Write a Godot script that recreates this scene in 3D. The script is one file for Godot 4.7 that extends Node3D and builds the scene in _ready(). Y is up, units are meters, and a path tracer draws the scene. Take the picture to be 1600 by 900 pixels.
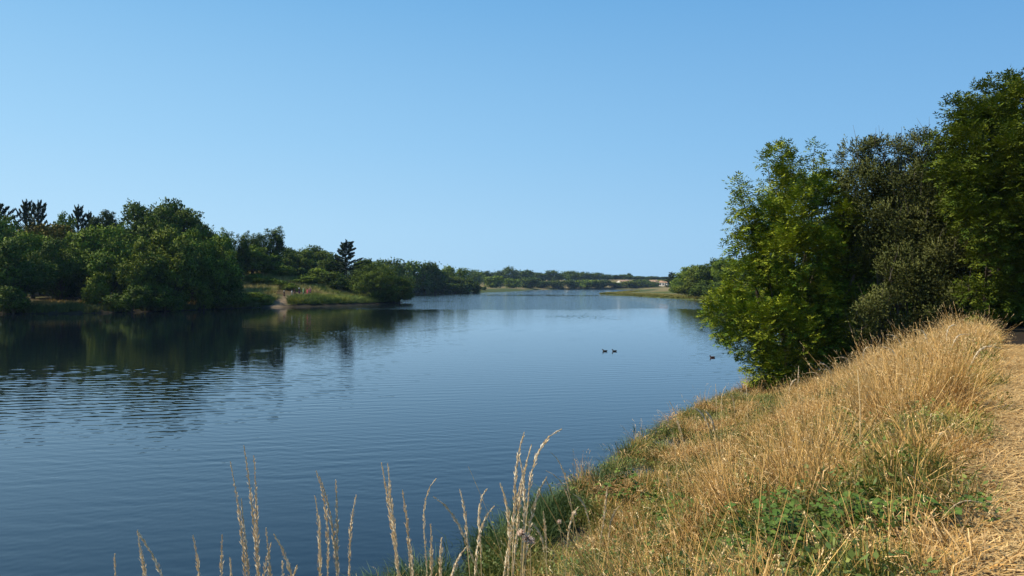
extends Node3D
# A reservoir seen from its grassy bank: x right, y up, the view looks along -z. Distances in metres, water at y = 0.
const EYE := 4.0          # height of the eye over the water
const LENS := 1208.0      # focal length in pixels of a 1600-pixel-wide frame
const HORIZON := 445.0
var rng := RandomNumberGenerator.new()
var used := {}
var mats := {}
var patchy := FastNoiseLite.new()
var rough := FastNoiseLite.new()


class Buf:
	var v := PackedVector3Array()
	var n := PackedVector3Array()
	var c := PackedColorArray()
	var i := PackedInt32Array()

	func leaf(p: Vector3, d: Vector3, nn: Vector3, l: float, w: float, col: Color, shade: Vector3, fold := 0.0) -> void:
		var s := d.cross(nn).normalized() * (w * 0.5)
		var m := p + d * (l * 0.48) - nn * (fold * w)
		var k := v.size()
		v.append(p); v.append(m + s); v.append(p + d * l); v.append(m - s)
		var a := (nn + shade).normalized()
		n.append(a); n.append(a); n.append(a); n.append(a)
		c.append(col); c.append(col); c.append(col); c.append(col)
		i.append(k); i.append(k + 2); i.append(k + 1); i.append(k); i.append(k + 3); i.append(k + 2)

	func tube(pts: PackedVector3Array, radii: PackedFloat32Array, sides: int, col: Color, col2 := Color(-1, 0, 0)) -> void:
		var k := v.size()
		var count := pts.size()
		for a in count:
			var t := (pts[mini(a + 1, count - 1)] - pts[maxi(a - 1, 0)]).normalized()
			var u := t.cross(Vector3(0.31, 0.17, 0.94)).normalized()
			var w := t.cross(u)
			var cc := col if col2.r < 0.0 else col.lerp(col2, float(a) / maxf(1.0, count - 1.0))
			for s in sides:
				var an := TAU * s / sides
				var o := u * cos(an) + w * sin(an)
				v.append(pts[a] + o * radii[a]); n.append(o); c.append(cc)
		for a in count - 1:
			for s in sides:
				var p := k + a * sides + s
				var q := k + a * sides + (s + 1) % sides
				i.append(p); i.append(p + sides); i.append(q); i.append(q); i.append(p + sides); i.append(q + sides)

	func ribbon(pts: PackedVector3Array, widths: PackedFloat32Array, side: Vector3, col: Color, col2: Color) -> void:
		var k := v.size()
		var count := pts.size()
		for a in count:
			var t := (pts[mini(a + 1, count - 1)] - pts[maxi(a - 1, 0)]).normalized()
			var nn := t.cross(side).normalized()
			var cc := col.lerp(col2, float(a) / maxf(1.0, count - 1.0))
			for s in [-0.5, 0.5]:
				v.append(pts[a] + side * (widths[a] * s)); n.append(nn); c.append(cc)
		for a in count - 1:
			var p := k + a * 2
			i.append(p); i.append(p + 1); i.append(p + 2); i.append(p + 1); i.append(p + 3); i.append(p + 2)

	func box(at: Vector3, size: Vector3, col: Color, x := Vector3.RIGHT, y := Vector3.UP, z := Vector3.BACK) -> void:
		for f in [[x, y, z, 0], [y, z, x, 1], [z, x, y, 2]]:
			for sg in [-1.0, 1.0]:
				var nn: Vector3 = f[2] * sg
				var hu: Vector3 = f[0] * size[f[3]] * 0.5
				var hv: Vector3 = f[1] * size[(f[3] + 1) % 3] * 0.5
				var cc: Vector3 = at + nn * size[(f[3] + 2) % 3] * 0.5
				face(cc - hu - hv, cc + hu - hv, cc + hu + hv, cc - hu + hv, nn, col)

	func face(p: Vector3, q: Vector3, r: Vector3, s: Vector3, nn: Vector3, col: Color) -> void:
		var k := v.size()
		for x in [p, q, r, s]:
			v.append(x); n.append(nn); c.append(col)
		if (q - p).cross(r - p).dot(nn) > 0.0:
			i.append_array(PackedInt32Array([k, k + 2, k + 1, k, k + 3, k + 2]))
		else:
			i.append_array(PackedInt32Array([k, k + 1, k + 2, k, k + 2, k + 3]))

	func tri(p: Vector3, q: Vector3, r: Vector3, nn: Vector3, col: Color) -> void:
		var k := v.size()
		for x in [p, q, r]:
			v.append(x); n.append(nn); c.append(col)
		if (q - p).cross(r - p).dot(nn) > 0.0:
			i.append(k); i.append(k + 2); i.append(k + 1)
		else:
			i.append(k); i.append(k + 1); i.append(k + 2)

	func mesh() -> ArrayMesh:
		var a := []
		a.resize(Mesh.ARRAY_MAX)
		a[Mesh.ARRAY_VERTEX] = v; a[Mesh.ARRAY_NORMAL] = n; a[Mesh.ARRAY_COLOR] = c; a[Mesh.ARRAY_INDEX] = i
		var m := ArrayMesh.new()
		m.add_surface_from_arrays(Mesh.PRIMITIVE_TRIANGLES, a)
		return m


func r(a: float, b: float) -> float:
	return rng.randf_range(a, b)


func rdir() -> Vector3:
	var y := rng.randf_range(-1.0, 1.0)
	var a := rng.randf() * TAU
	var q := sqrt(1.0 - y * y)
	return Vector3(q * cos(a), y, q * sin(a))


func sstep(a: float, b: float, x: float) -> float:
	return smoothstep(a, b, x)


func at_ground(px: float, d: float) -> Vector3:
	var x := (px - 800.0) / LENS * d
	return Vector3(x, height(x, d), -d)


func at_point(px: float, py: float, d: float) -> Vector3:
	return Vector3((px - 800.0) / LENS * d, EYE - (py - HORIZON) / LENS * d, -d)


func numbered(called: String) -> String:
	used[called] = used.get(called, -1) + 1
	return called if used[called] == 0 else "%s_%03d" % [called, used[called]]


func tag(o: Node, label: String, category := "", group := "", kind := "") -> void:
	o.set_meta("label", label)
	if category: o.set_meta("category", category)
	if group: o.set_meta("group", group)
	if kind: o.set_meta("kind", kind)


func base(called: String, at: Vector3, label: String, category: String, group := "") -> Node3D:
	var o := Node3D.new()
	o.name = numbered(called)
	add_child(o)
	o.position = at
	tag(o, label, category, group)
	return o


func part(called: String, mesh: Mesh, mat: Material, parent: Node) -> MeshInstance3D:
	var o := MeshInstance3D.new()
	o.name = called if parent != self else numbered(called)
	o.mesh = mesh
	o.material_override = mat
	parent.add_child(o, true)
	return o


func scatter(called: String, mesh: Mesh, mat: Material, places: Array, tints: PackedColorArray, label: String, category: String) -> void:
	var mm := MultiMesh.new()
	mm.transform_format = MultiMesh.TRANSFORM_3D
	mm.use_colors = true
	mm.mesh = mesh
	mm.instance_count = places.size()
	for k in places.size():
		mm.set_instance_transform(k, places[k])
		mm.set_instance_color(k, tints[k])
	var o := MultiMeshInstance3D.new()
	o.name = numbered(called)
	o.multimesh = mm
	o.material_override = mat
	add_child(o)
	tag(o, label, category, "", "stuff")


func soft(called: String, tint: Color, roughness: float, back: Color, spec := 0.4) -> StandardMaterial3D:
	if mats.has(called):
		return mats[called]
	var m := StandardMaterial3D.new()
	m.resource_name = called
	m.vertex_color_use_as_albedo = true
	m.albedo_color = tint.linear_to_srgb()
	m.roughness = roughness
	m.metallic_specular = spec
	m.cull_mode = BaseMaterial3D.CULL_DISABLED
	if back.r + back.g > 0.0:
		m.backlight_enabled = true
		m.backlight = back
	mats[called] = m
	return m


func leaf_mat(kind: String) -> StandardMaterial3D:
	var t: Color = {
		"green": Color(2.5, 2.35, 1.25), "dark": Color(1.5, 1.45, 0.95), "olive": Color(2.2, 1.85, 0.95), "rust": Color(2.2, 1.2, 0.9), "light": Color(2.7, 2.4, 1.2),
		"grey": Color(1.6, 1.62, 1.2), "pine": Color(0.8, 0.82, 0.8), "ash": Color(2.75, 2.4, 1.55), "bushy": Color(1.7, 1.6, 0.95), "tall": Color(1.75, 1.65, 1.1), "yellow": Color(1.9, 1.45, 0.7),
	}[kind]
	return soft("leaves_" + kind, t, 0.62, Color(0.40, 0.46, 0.09), 0.2)


# ---------------------------------------------------------------- the lie of the land
# the waterline, as points (x, distance ahead)
var shore := PackedVector2Array()


func lay_shore() -> void:
	for p in [
		[-103.0, -150.0], [-38.6, -46.6], [-6.8, 4.24], [-2.7, 10.8], [1.0, 16.7], [4.9, 22.9], [8.1, 28.2], [14.4, 38.2], [18.3, 45], [29, 70], [43, 105], [53, 150], [54, 185],
		[48.7, 208], [46, 228], [44.5, 248], [43.2, 261], [41.5, 284], [39.5, 305], [36.5, 322], [39, 332], [46, 352], [58, 400], [72, 470], [84, 530], [94, 600], [112, 676], [70, 688], [40, 684],
		[24, 672], [16, 620], [12, 560], [6, 500], [0, 462], [-8, 425], [-13, 404], [-16, 378], [-19, 366], [-32, 361], [-44, 353], [-54, 335], [-72, 290], [-70, 250], [-52, 210], [-34, 190],
		[-25.5, 180], [-24.6, 174], [-27, 162], [-31, 148], [-35, 142.6], [-39, 139.5], [-43, 137], [-46.5, 132], [-49, 126], [-50.5, 121], [-54, 115], [-58, 110], [-62, 107.5], [-70, 106],
		[-95, 100], [-160, 80], [-250, 20], [-260, -150]]:
		shore.append(Vector2(p[0], p[1]))


func inland(x: float, d: float) -> float:  # metres from the waterline, less than 0 in the water
	var p := Vector2(x, d)
	var best := 1e12
	var inside := false
	var a := shore[shore.size() - 1]
	for b in shore:
		if (a.y > d) != (b.y > d) and x < (b.x - a.x) * (d - a.y) / (b.y - a.y) + a.x:
			inside = not inside
		var ab := b - a
		var t := clampf((p - a).dot(ab) / ab.length_squared(), 0.0, 1.0)
		best = minf(best, p.distance_squared_to(a + ab * t))
		a = b
	best = sqrt(best)
	return -best if inside else best


func across(x: float, d: float) -> float:  # metres from the edge of the path towards the water, square to the bank
	return -0.848 * x + 0.53 * d


func along(x: float, d: float) -> float:
	return 0.53 * x + 0.848 * d


func bank_width(t: float) -> float:
	return 6.2 + 1.8 * sstep(8.0, 25.0, t)


func widened(s: float, t: float) -> float:  # the bank is a metre narrower at one's feet
	return s * 8.0 / bank_width(t)


func bank(s: float, t: float) -> float:
	s = widened(s, t)
	if s > 8.0:
		return maxf(-1.6, -(s - 8.0) * 0.4)
	var q := clampf(s, 0.0, 8.0)
	var steep := 2.4 * (1.0 - sstep(-1.2, 7.2, q)) * 1.04 + 0.03 * (8.0 - q) - 0.10
	var gentle := 2.4 * (1.0 - pow(q / 8.0, 1.75))
	return lerpf(gentle, minf(2.4, steep), lerpf(0.45, 1.0, sstep(3.0, 10.0, t)))


func height(x: float, d: float) -> float:
	var near := Vector2(x, d).length()
	var h := 0.0
	if near > 36.0:
		var e := inland(x, d)
		if e < 0.0:
			h = maxf(-2.0, e * 0.28)
		else:
			var low := 0.4 if (x > 25.0 and x < 110.0 and d > 200.0 and d < 600.0) else 1.0
			h = 0.42 * sstep(0.0, 1.1, e) + 1.3 * low * sstep(0.4, 17.0, e)
			if x < 0.0 and d < 330.0:
				h += 3.2 * sstep(15.0, 70.0, e)
			h += 4.0 * exp(-(Vector2(x + 54.0, d - 171.0)).length_squared() / 190.0) * sstep(4.0, 14.0, e)
			h += 0.75 * exp(-(Vector2(x + 41.5, d - 150.0)).length_squared() / 45.0)
			h += 8.0 * sstep(18.0, 150.0, e) * sstep(340.0, 420.0, d)
			h += 3.0 * sstep(20.0, 90.0, e) * sstep(10.0, 60.0, x) * (1.0 - sstep(340.0, 420.0, d))
			h += rough.get_noise_2d(x * 0.6, d * 0.6) * 0.5 * sstep(3.0, 30.0, e)
	if near < 60.0:
		var s := across(x, d)
		var b := bank(s, along(x, d)) + rough.get_noise_2d(x * 9.0, d * 9.0) * 0.16 * sstep(0.0, 0.8, s) * (1.0 - sstep(6.5, 8.0, s)) + rough.get_noise_2d(x * 5.0, d * 5.0) * 0.03
		h = lerpf(b, h, sstep(36.0, 60.0, near))
	return h


func _ready() -> void:
	rng.seed = 7
	patchy.seed = 3; patchy.frequency = 0.16; patchy.fractal_octaves = 3
	rough.seed = 11; rough.frequency = 0.05; rough.fractal_octaves = 3
	# camera
	var cam := Camera3D.new()
	cam.name = "camera"
	cam.fov = 40.86
	cam.near = 0.05
	cam.far = 9000.0
	cam.position = Vector3(0, EYE, 0)
	cam.rotation.x = -atan((450.0 - HORIZON) / LENS)
	add_child(cam)
	cam.current = true
	# sky and air
	var env := Environment.new()
	env.tonemap_mode = Environment.TONE_MAPPER_LINEAR
	env.tonemap_exposure = 1.24
	env.background_mode = Environment.BG_SKY
	env.sky = clear_sky()
	env.sdfgi_enabled = true
	env.ssao_enabled = true
	env.ssil_enabled = true
	env.fog_enabled = true
	env.fog_density = 0.00010
	env.fog_light_color = Color(0.66, 0.80, 0.95)
	var we := WorldEnvironment.new()
	we.name = "world_environment"
	we.environment = env
	add_child(we)
	# the sun stands ahead and to the left
	var sun := DirectionalLight3D.new()
	sun.name = "sun"
	sun.light_energy = 1.6
	sun.light_color = Color(1.0, 0.95, 0.86)
	sun.light_angular_distance = 0.5
	sun.shadow_enabled = true
	var az := deg_to_rad(-92.0)
	var el := deg_to_rad(47.0)
	add_child(sun)
	sun.look_at_from_position(Vector3(sin(az) * cos(el), sin(el), -cos(az) * cos(el)) * 100.0, Vector3.ZERO)

	lay_shore()
	ground()
	lake()
	houses()
	far_trees()
	left_wood()
	point_of_land()
	right_trees()
	bank_grass()
	path_straw()
	brambles()
	stalks()
	ducks()
	walkers()


func clear_sky() -> Sky:
	var im := Image.create(256, 256, false, Image.FORMAT_RGBF)
	# colours by height of the view, from the horizon to the zenith
	var stops := [[0.0, Color(0.365, 0.59, 0.80)], [4.0, Color(0.335, 0.575, 0.805)], [10.0, Color(0.255, 0.505, 0.775)], [20.0, Color(0.155, 0.388, 0.69)], [35.0, Color(0.085, 0.27, 0.56)], [90.0, Color(0.045, 0.17, 0.42)]]
	for y in 256:
		var el := 90.0 - (y + 0.5) / 256.0 * 180.0
		var c: Color = stops[0][1]
		for k in stops.size() - 1:
			if el >= stops[k][0]:
				c = stops[k][1].lerp(stops[k + 1][1], clampf((el - stops[k][0]) / (stops[k + 1][0] - stops[k][0]), 0, 1))
		for x in 256:
			var az := ((x + 0.5) / 256.0 - 0.5) * TAU
			var side := 1.0 + 0.28 * cos(az - deg_to_rad(92.0)) * cos(deg_to_rad(el))
			var w := 1.0 + 0.6 * (side - 1.0)
			im.set_pixel(x, y, Color(c.r * side * w, c.g * side, c.b * (1.0 + 0.5 * (side - 1.0))) * 0.915)
	var m := PanoramaSkyMaterial.new()
	m.panorama = ImageTexture.create_from_image(im)
	var s := Sky.new()
	s.sky_material = m
	return s


func steps(inner: Array) -> PackedFloat32Array:  # [from, to, step] runs
	var out := PackedFloat32Array()
	for run in inner:
		var x: float = run[0]
		while x < run[1] - 1e-4:
			out.append(x)
			x += run[2]
	out.append(inner[inner.size() - 1][1])
	return out


func polar(azimuths: PackedFloat32Array, radii: PackedFloat32Array) -> Array:
	var v := PackedVector3Array()
	var i := PackedInt32Array()
	var w := azimuths.size()
	for rad in radii:
		for a in azimuths:
			v.append(Vector3(sin(deg_to_rad(a)) * rad, 0, -cos(deg_to_rad(a)) * rad))
	for y in radii.size() - 1:
		for x in w - 1:
			var k := y * w + x
			i.append(k); i.append(k + w); i.append(k + 1); i.append(k + 1); i.append(k + w); i.append(k + w + 1)
	return [v, i]


func ground() -> void:
	var radii := PackedFloat32Array()
	var q := 0.4
	while q < 5200.0:
		radii.append(q)
		q *= 1.022 if q < 60.0 else (1.014 if q < 420.0 else 1.045)
	radii.append(5200.0)
	var g := polar(steps([[-180.0, -48.0, 4.0], [-48.0, 48.0, 0.4], [48.0, 180.0, 4.0]]), radii)
	var v: PackedVector3Array = g[0]
	var c := PackedColorArray()
	for k in v.size():
		var x := v[k].x
		var d := -v[k].z
		v[k].y = height(x, d)
		var nz := patchy.get_noise_2d(x * 0.5, d * 0.5)
		var col := Color(0.13, 0.10, 0.05).lerp(Color(0.09, 0.10, 0.035), sstep(-0.2, 0.3, nz))
		var near := Vector2(x, d).length()
		if near < 55.0:
			var s := across(x, d)
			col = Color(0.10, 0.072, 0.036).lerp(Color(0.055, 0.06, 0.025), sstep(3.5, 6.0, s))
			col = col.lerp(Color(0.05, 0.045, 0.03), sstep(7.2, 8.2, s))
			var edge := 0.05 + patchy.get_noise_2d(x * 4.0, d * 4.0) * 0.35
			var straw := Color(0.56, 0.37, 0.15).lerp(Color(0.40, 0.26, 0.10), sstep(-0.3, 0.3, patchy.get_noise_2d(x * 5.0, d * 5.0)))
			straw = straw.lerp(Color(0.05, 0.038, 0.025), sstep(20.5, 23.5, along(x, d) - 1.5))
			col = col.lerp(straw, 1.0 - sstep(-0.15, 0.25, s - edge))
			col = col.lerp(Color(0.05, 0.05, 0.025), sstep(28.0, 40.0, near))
		else:
			var e := inland(x, d) if near < 1500.0 else 400.0
			if d > 330.0 and x > -40.0:
				col = Color(0.33, 0.26, 0.125).lerp(Color(0.24, 0.22, 0.09), sstep(-0.2, 0.2, nz))
				col = col.lerp(Color(0.10, 0.13, 0.04), sstep(6.0, 3.0, e) if d > 560.0 else sstep(17.0, 12.0, e + nz * 5.0))
			elif x > 25.0 and d > 190.0:
				col = Color(0.13, 0.165, 0.05).lerp(Color(0.34, 0.26, 0.15), sstep(5.2, 7.2, e + nz * 2.0) * (1.0 - sstep(11.0, 14.0, e + nz * 3.0)))
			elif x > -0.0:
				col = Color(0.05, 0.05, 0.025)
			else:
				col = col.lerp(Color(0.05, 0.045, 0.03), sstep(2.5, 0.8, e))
				# trodden sand where the path comes down to the water
				var pit := Vector2((x + 42.5) / 1.8, (d - 142.5) / 6.0).length() + nz * 0.4
				col = col.lerp(Color(0.30, 0.23, 0.15), sstep(1.15, 0.85, pit))
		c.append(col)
	var st := SurfaceTool.new()
	st.begin(Mesh.PRIMITIVE_TRIANGLES)
	st.set_smooth_group(0)
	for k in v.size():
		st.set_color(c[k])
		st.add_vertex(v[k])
	for k in g[1]:
		st.add_index(k)
	st.generate_normals()
	var m := StandardMaterial3D.new()
	m.resource_name = "earth"
	m.vertex_color_use_as_albedo = true
	m.roughness = 0.95
	m.metallic_specular = 0.2
	var f := FastNoiseLite.new()
	f.frequency = 0.035; f.fractal_octaves = 5; f.seed = 5
	var ramp := Gradient.new()
	ramp.set_color(0, Color(0.62, 0.60, 0.58)); ramp.set_color(1, Color(1, 1, 1))
	var t := NoiseTexture2D.new()
	t.width = 512; t.height = 512; t.seamless = true; t.noise = f; t.color_ramp = ramp
	m.albedo_texture = t
	m.uv1_triplanar = true
	m.uv1_world_triplanar = true
	m.uv1_scale = Vector3.ONE * 0.45
	var o := MeshInstance3D.new()
	o.name = "terrain"
	o.mesh = st.commit()
	o.material_override = m
	add_child(o)
	tag(o, "banks, dry fields and low hills around the lake", "", "", "structure")


func lake() -> void:
	# long ripples are geometry, whose strength drifts over the lake; the finest are in the normal map
	var radii := PackedFloat32Array()
	var q := 6.0
	while q < 760.0:
		radii.append(q)
		q *= 1.0034 if q < 65.0 else 1.012
	radii.append(760.0)
	var g := polar(steps([[-110.0, -42.0, 2.0], [-42.0, 26.0, 0.15], [26.0, 60.0, 2.0]]), radii)
	var v: PackedVector3Array = g[0]
	var waves := []
	var wr := RandomNumberGenerator.new()
	wr.seed = 21
	for k in 26:
		var l: float = 0.19 * pow(1.062, k)
		var a := wr.randf_range(-1.25, 1.25) * (1.0 - k * 0.034) + 0.1
		waves.append([sin(a) * TAU / l, cos(a) * TAU / l, wr.randf() * TAU, l / TAU, l])
	var n := PackedVector3Array()
	n.resize(v.size())
	var uv := PackedVector2Array()
	uv.resize(v.size())
	var w := steps([[-110.0, -42.0, 2.0], [-42.0, 26.0, 0.15], [26.0, 60.0, 2.0]]).size()
	var gust := FastNoiseLite.new()
	gust.seed = 9; gust.frequency = 0.035; gust.fractal_octaves = 3
	for k in v.size():
		var p := v[k]
		uv[k] = Vector2(p.x, p.z) / 9.0
		var rad := radii[k / w]
		n[k] = Vector3.UP
		if rad > 130.0:
			continue
		var step := rad * 0.0034 * 2.6
		# lively in the open, still near the banks
		var live := 0.55 + 0.8 * gust.get_noise_2d(p.x, p.z * 2.2)
		live += 0.9 * exp(-pow((p.x + 16.0) / 13.0, 2.0) - pow((-p.z - 31.0) / 10.0, 2.0))
		live = clampf(live, 0.12, 1.9) * (1.0 - 0.85 * sstep(40.0, 85.0, rad))
		var slope := 0.0052 * live
		var h := 0.0
		var gx := 0.0
		var gz := 0.0
		for wv in waves:
			if wv[4] < step:
				continue
			var ph: float = wv[0] * p.x + wv[1] * p.z + wv[2]
			var s := slope * cos(ph)
			h += slope * wv[3] * sin(ph)
			gx += s * wv[0] * wv[3]
			gz += s * wv[1] * wv[3]
		v[k].y = h
		n[k] = Vector3(-gx, 1, -gz).normalized()
	# three strengths of fine ripple: sheltered by the wooded bank, the smooth near water, and the open lake in the breeze
	var runs := [PackedInt32Array(), PackedInt32Array(), PackedInt32Array()]
	var idx: PackedInt32Array = g[1]
	for k in range(0, idx.size(), 3):
		var p := v[idx[k]]
		var d := maxf(0.1, -p.z)
		var no := gust.get_noise_2d(p.x * 0.8, p.z * 0.8)
		var calm := 1.0 - sstep(-0.34, -0.17, p.x / d + 0.10 * no)
		if d < 45.0 and widened(across(p.x, d), along(p.x, d)) < 5.5 or p.x > d * 0.6 + 12.0:
			continue
		var stripe := gust.get_noise_2d(p.x * 0.12 + 400.0, p.z * 0.5)
		var lv := lerpf(lerpf(0.16, 0.45, sstep(14.0, 40.0, d)), 0.08, calm * sstep(24.0, 52.0, d)) + 0.25 * no + (0.42 + 0.7 * stripe) * sstep(110.0, 150.0, d) * (1.0 - calm) + wr.randf_range(-0.08, 0.08)
		var run: PackedInt32Array = runs[0 if lv < 0.25 else (1 if lv < 0.62 else 2)]
		run.append(idx[k]); run.append(idx[k + 1]); run.append(idx[k + 2])
		runs[0 if lv < 0.25 else (1 if lv < 0.62 else 2)] = run
	var mesh := ArrayMesh.new()
	var fine := ripples()
	for k in 3:
		var a := []
		a.resize(Mesh.ARRAY_MAX)
		a[Mesh.ARRAY_VERTEX] = v; a[Mesh.ARRAY_NORMAL] = n; a[Mesh.ARRAY_TEX_UV] = uv; a[Mesh.ARRAY_INDEX] = runs[k]
		mesh.add_surface_from_arrays(Mesh.PRIMITIVE_TRIANGLES, a)
		var m := StandardMaterial3D.new()
		m.resource_name = "lake_water"
		m.albedo_color = Color(0.0042, 0.0075, 0.0125).linear_to_srgb()
		m.roughness = 0.03
		m.metallic_specular = 0.42
		m.normal_enabled = true
		m.normal_texture = fine
		m.normal_scale = [0.006, 0.013, 0.10][k]
		mesh.surface_set_material(k, m)
	var o := MeshInstance3D.new()
	o.name = "lake_water"
	o.mesh = mesh
	add_child(o)
	tag(o, "blue lake with fine wind ripples", "", "", "structure")


func ripples() -> ImageTexture:
	var size := 512
	var wr := RandomNumberGenerator.new()
	wr.seed = 77
	var gx := PackedFloat32Array(); gx.resize(size * size)
	var gy := PackedFloat32Array(); gy.resize(size * size)
	for k in 22:
		var ky := roundi(wr.randf_range(9.0, 62.0)) * (1 if wr.randf() < 0.85 else -1)
		var kx := roundi(ky * wr.randf_range(-0.45, 0.55))
		var ph := wr.randf() * TAU
		var am := 1.0 / sqrt(22.0)
		var len := sqrt(float(kx * kx + ky * ky))
		var ax := am * kx / len
		var ay := am * ky / len
		# cos of a sum, from tables
		var cx := PackedFloat32Array(); var sx := PackedFloat32Array()
		for x in size:
			cx.append(cos(TAU * kx * x / size + ph)); sx.append(sin(TAU * kx * x / size + ph))
		for y in size:
			var cy := cos(TAU * ky * y / size)
			var sy := sin(TAU * ky * y / size)
			var row := y * size
			for x in size:
				var s := cx[x] * cy - sx[x] * sy
				gx[row + x] += s * ax
				gy[row + x] += s * ay
	var im := Image.create(size, size, false, Image.FORMAT_RGBF)
	for y in size:
		for x in size:
			im.set_pixel(x, y, Color(clampf(0.5 + 0.5 * gx[y * size + x], 0, 1), clampf(0.5 + 0.5 * gy[y * size + x], 0, 1), 1.0))
	return ImageTexture.create_from_image(im)


# ---------------------------------------------------------------- trees
# a crown is sprays of leaves on and in a cloud of ellipsoids, [centre, radii]
func crown(b: Buf, blobs: Array, sprays: int, l: float, w: float, per: int, style: String, dull: Color, bright: Color, reach := 1.0, boughs := 9) -> void:
	var total := 0.0
	var sums := PackedFloat32Array()
	var tone := PackedFloat32Array()
	for e in blobs:
		total += pow(e[1].x * e[1].y * e[1].z, 0.667)
		sums.append(total)
		tone.append(r(-0.22, 0.22))
	# every blob is made of smaller clumps, as leaves gather at the ends of boughs
	var clumps := []
	for e in blobs:
		var own := []
		for q in boughs:
			var dd := (rdir() + Vector3(0, 0.2, 0)).normalized()
			own.append([e[0] + dd * e[1] * r(0.5, 0.98), e[1] * r(0.30, 0.48), dd, r(-0.2, 0.2)])
		clumps.append(own)
	for k in sprays:
		var j := sums.bsearch(rng.randf() * total)
		j = mini(j, blobs.size() - 1)
		var c: Vector3 = blobs[j][0]
		var rad: Vector3 = blobs[j][1]
		var dir := rdir()
		var f := pow(rng.randf(), 0.45)
		if rng.randf() < 0.10:
			f += rng.randf() * 0.4 * reach
		var p: Vector3
		var lift := tone[j]
		if rng.randf() < 0.86:
			var q: Array = clumps[j][rng.randi() % boughs]
			p = q[0] + dir * q[1] * f
			dir = (dir + q[2] * 0.9).normalized()
			lift += q[3]
		else:
			p = c + dir * rad * f
		var out := (dir + Vector3(0, 0.35, 0) + rdir() * 0.55).normalized()
		var col := dull.lerp(bright, clampf(rng.randf() * 0.75 + lift + 0.12 * dir.y, 0, 1))
		col = col * r(0.75, 1.25)
		if style == "pinnate":
			pinnate(b, p, out, l, w, per, col)
		elif style == "willow":
			# slim leaves along a twig
			for q in per:
				var t := q / float(per)
				var s := (out + rdir() * 0.75).normalized()
				var nn := (rdir() + dir * 0.5).normalized()
				if nn.dot(dir) < 0.0:
					nn = -nn
				b.leaf(p + out * (t * l * 3.2), s, nn, l * r(0.8, 1.2), w, col * r(0.85, 1.15), dir * 0.7)
		else:
			for q in per:
				var o := rdir() * (l * r(0.2, 1.25))
				var nn := (rdir() + Vector3(0, 0.35, 0) + dir * 0.55).normalized()
				if nn.dot(dir) < 0.0:
					nn = -nn
				var s := nn.cross(rdir()).normalized()
				b.leaf(p + o, s, nn, l * r(0.75, 1.25), w * r(0.8, 1.2), col * r(0.85, 1.15), dir * 0.9, 0.12)


func pinnate(b: Buf, p: Vector3, out: Vector3, l: float, w: float, pairs: int, col: Color) -> void:
	var droop := out
	var side := out.cross(Vector3.UP)
	if side.length_squared() < 0.01:
		side = Vector3.RIGHT
	side = side.normalized().rotated(out, r(-0.7, 0.7))
	var q := p
	for k in pairs:
		droop = (droop + Vector3(0, -0.09, 0)).normalized()
		q += droop * (l * 0.66)
		var up := side.cross(droop).normalized()
		for sg in [-1.0, 1.0]:
			var d: Vector3 = (side * sg + droop * 0.65 + up * r(-0.25, 0.15)).normalized()
			b.leaf(q, d, (up + rdir() * 0.6).normalized(), l * r(0.7, 1.2), w, col * r(0.7, 1.3), Vector3(0, 0.25, 0))
	b.leaf(q, droop, side.cross(droop).normalized(), l, w, col, Vector3.ZERO)


func limb(b: Buf, from: Vector3, to: Vector3, r0: float, r1: float, sag: float, sides: int, col: Color, wob := 0.0) -> void:
	var mid := from.lerp(to, 0.5) + Vector3(0, sag * from.distance_to(to), 0) + rdir() * wob
	var pts := PackedVector3Array()
	var rad := PackedFloat32Array()
	for k in 6:
		var t := k / 5.0
		pts.append(from.lerp(mid, t).lerp(mid.lerp(to, t), t))
		rad.append(lerpf(r0, r1, t))
	b.tube(pts, rad, sides, col)


func bole(b: Buf, top: Vector3, r0: float, r1: float, col: Color, sides := 8) -> void:
	var pts := PackedVector3Array()
	var rad := PackedFloat32Array()
	for k in 9:
		var t := k / 8.0
		pts.append(Vector3(0, -0.4, 0).lerp(top, t) + Vector3(sin(t * 5.0) * 0.35 * r0, 0, cos(t * 4.0) * 0.35 * r0))
		rad.append(lerpf(r0, r1, pow(t, 0.8)) * (1.0 + 0.6 * exp(-t * 14.0)))
	b.tube(pts, rad, sides, col)


var kinds := {}   # kind -> {h, w, crown, trunk}


func dome(seed_: int, h: float, w: float, foot: float, n: int, sprays: int, l: float, per: int, puff := 0.36, style := "tuft", lw := 0.62) -> Dictionary:
	rng.seed = seed_
	var blobs := []
	var mid := (h + foot) * 0.5
	var hr := (h - foot) * 0.5
	for k in n:
		var d := Vector3(0, 1, 0) if k == 0 else rdir()
		var f := r(0.5, 0.78)
		var rr := puff * r(0.75, 1.2)
		var c := Vector3(d.x * w * 0.5 * f, mid + d.y * hr * f, d.z * w * 0.5 * f)
		# narrower below than above
		if d.y < -0.3:
			c.x *= 0.8; c.z *= 0.8
		blobs.append([c, Vector3(w * 0.5 * rr, hr * rr * 0.9, w * 0.5 * rr)])
	blobs.append([Vector3(0, mid, 0), Vector3(w * 0.3, hr * 0.55, w * 0.3)])
	var b := Buf.new()
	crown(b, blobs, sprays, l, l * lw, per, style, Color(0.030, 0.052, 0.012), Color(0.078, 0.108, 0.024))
	var t := Buf.new()
	var bark := Color(0.075, 0.06, 0.045)
	bole(t, Vector3(0, mid, 0), 0.022 * h + 0.05, 0.01 * h, bark)
	for e in blobs:
		limb(t, Vector3(0, r(foot * 0.6, mid), 0), e[0], 0.008 * h, 0.003 * h, -0.08, 4, bark)
	return {"h": h, "w": w, "crown": b.mesh(), "trunk": t.mesh()}


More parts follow.
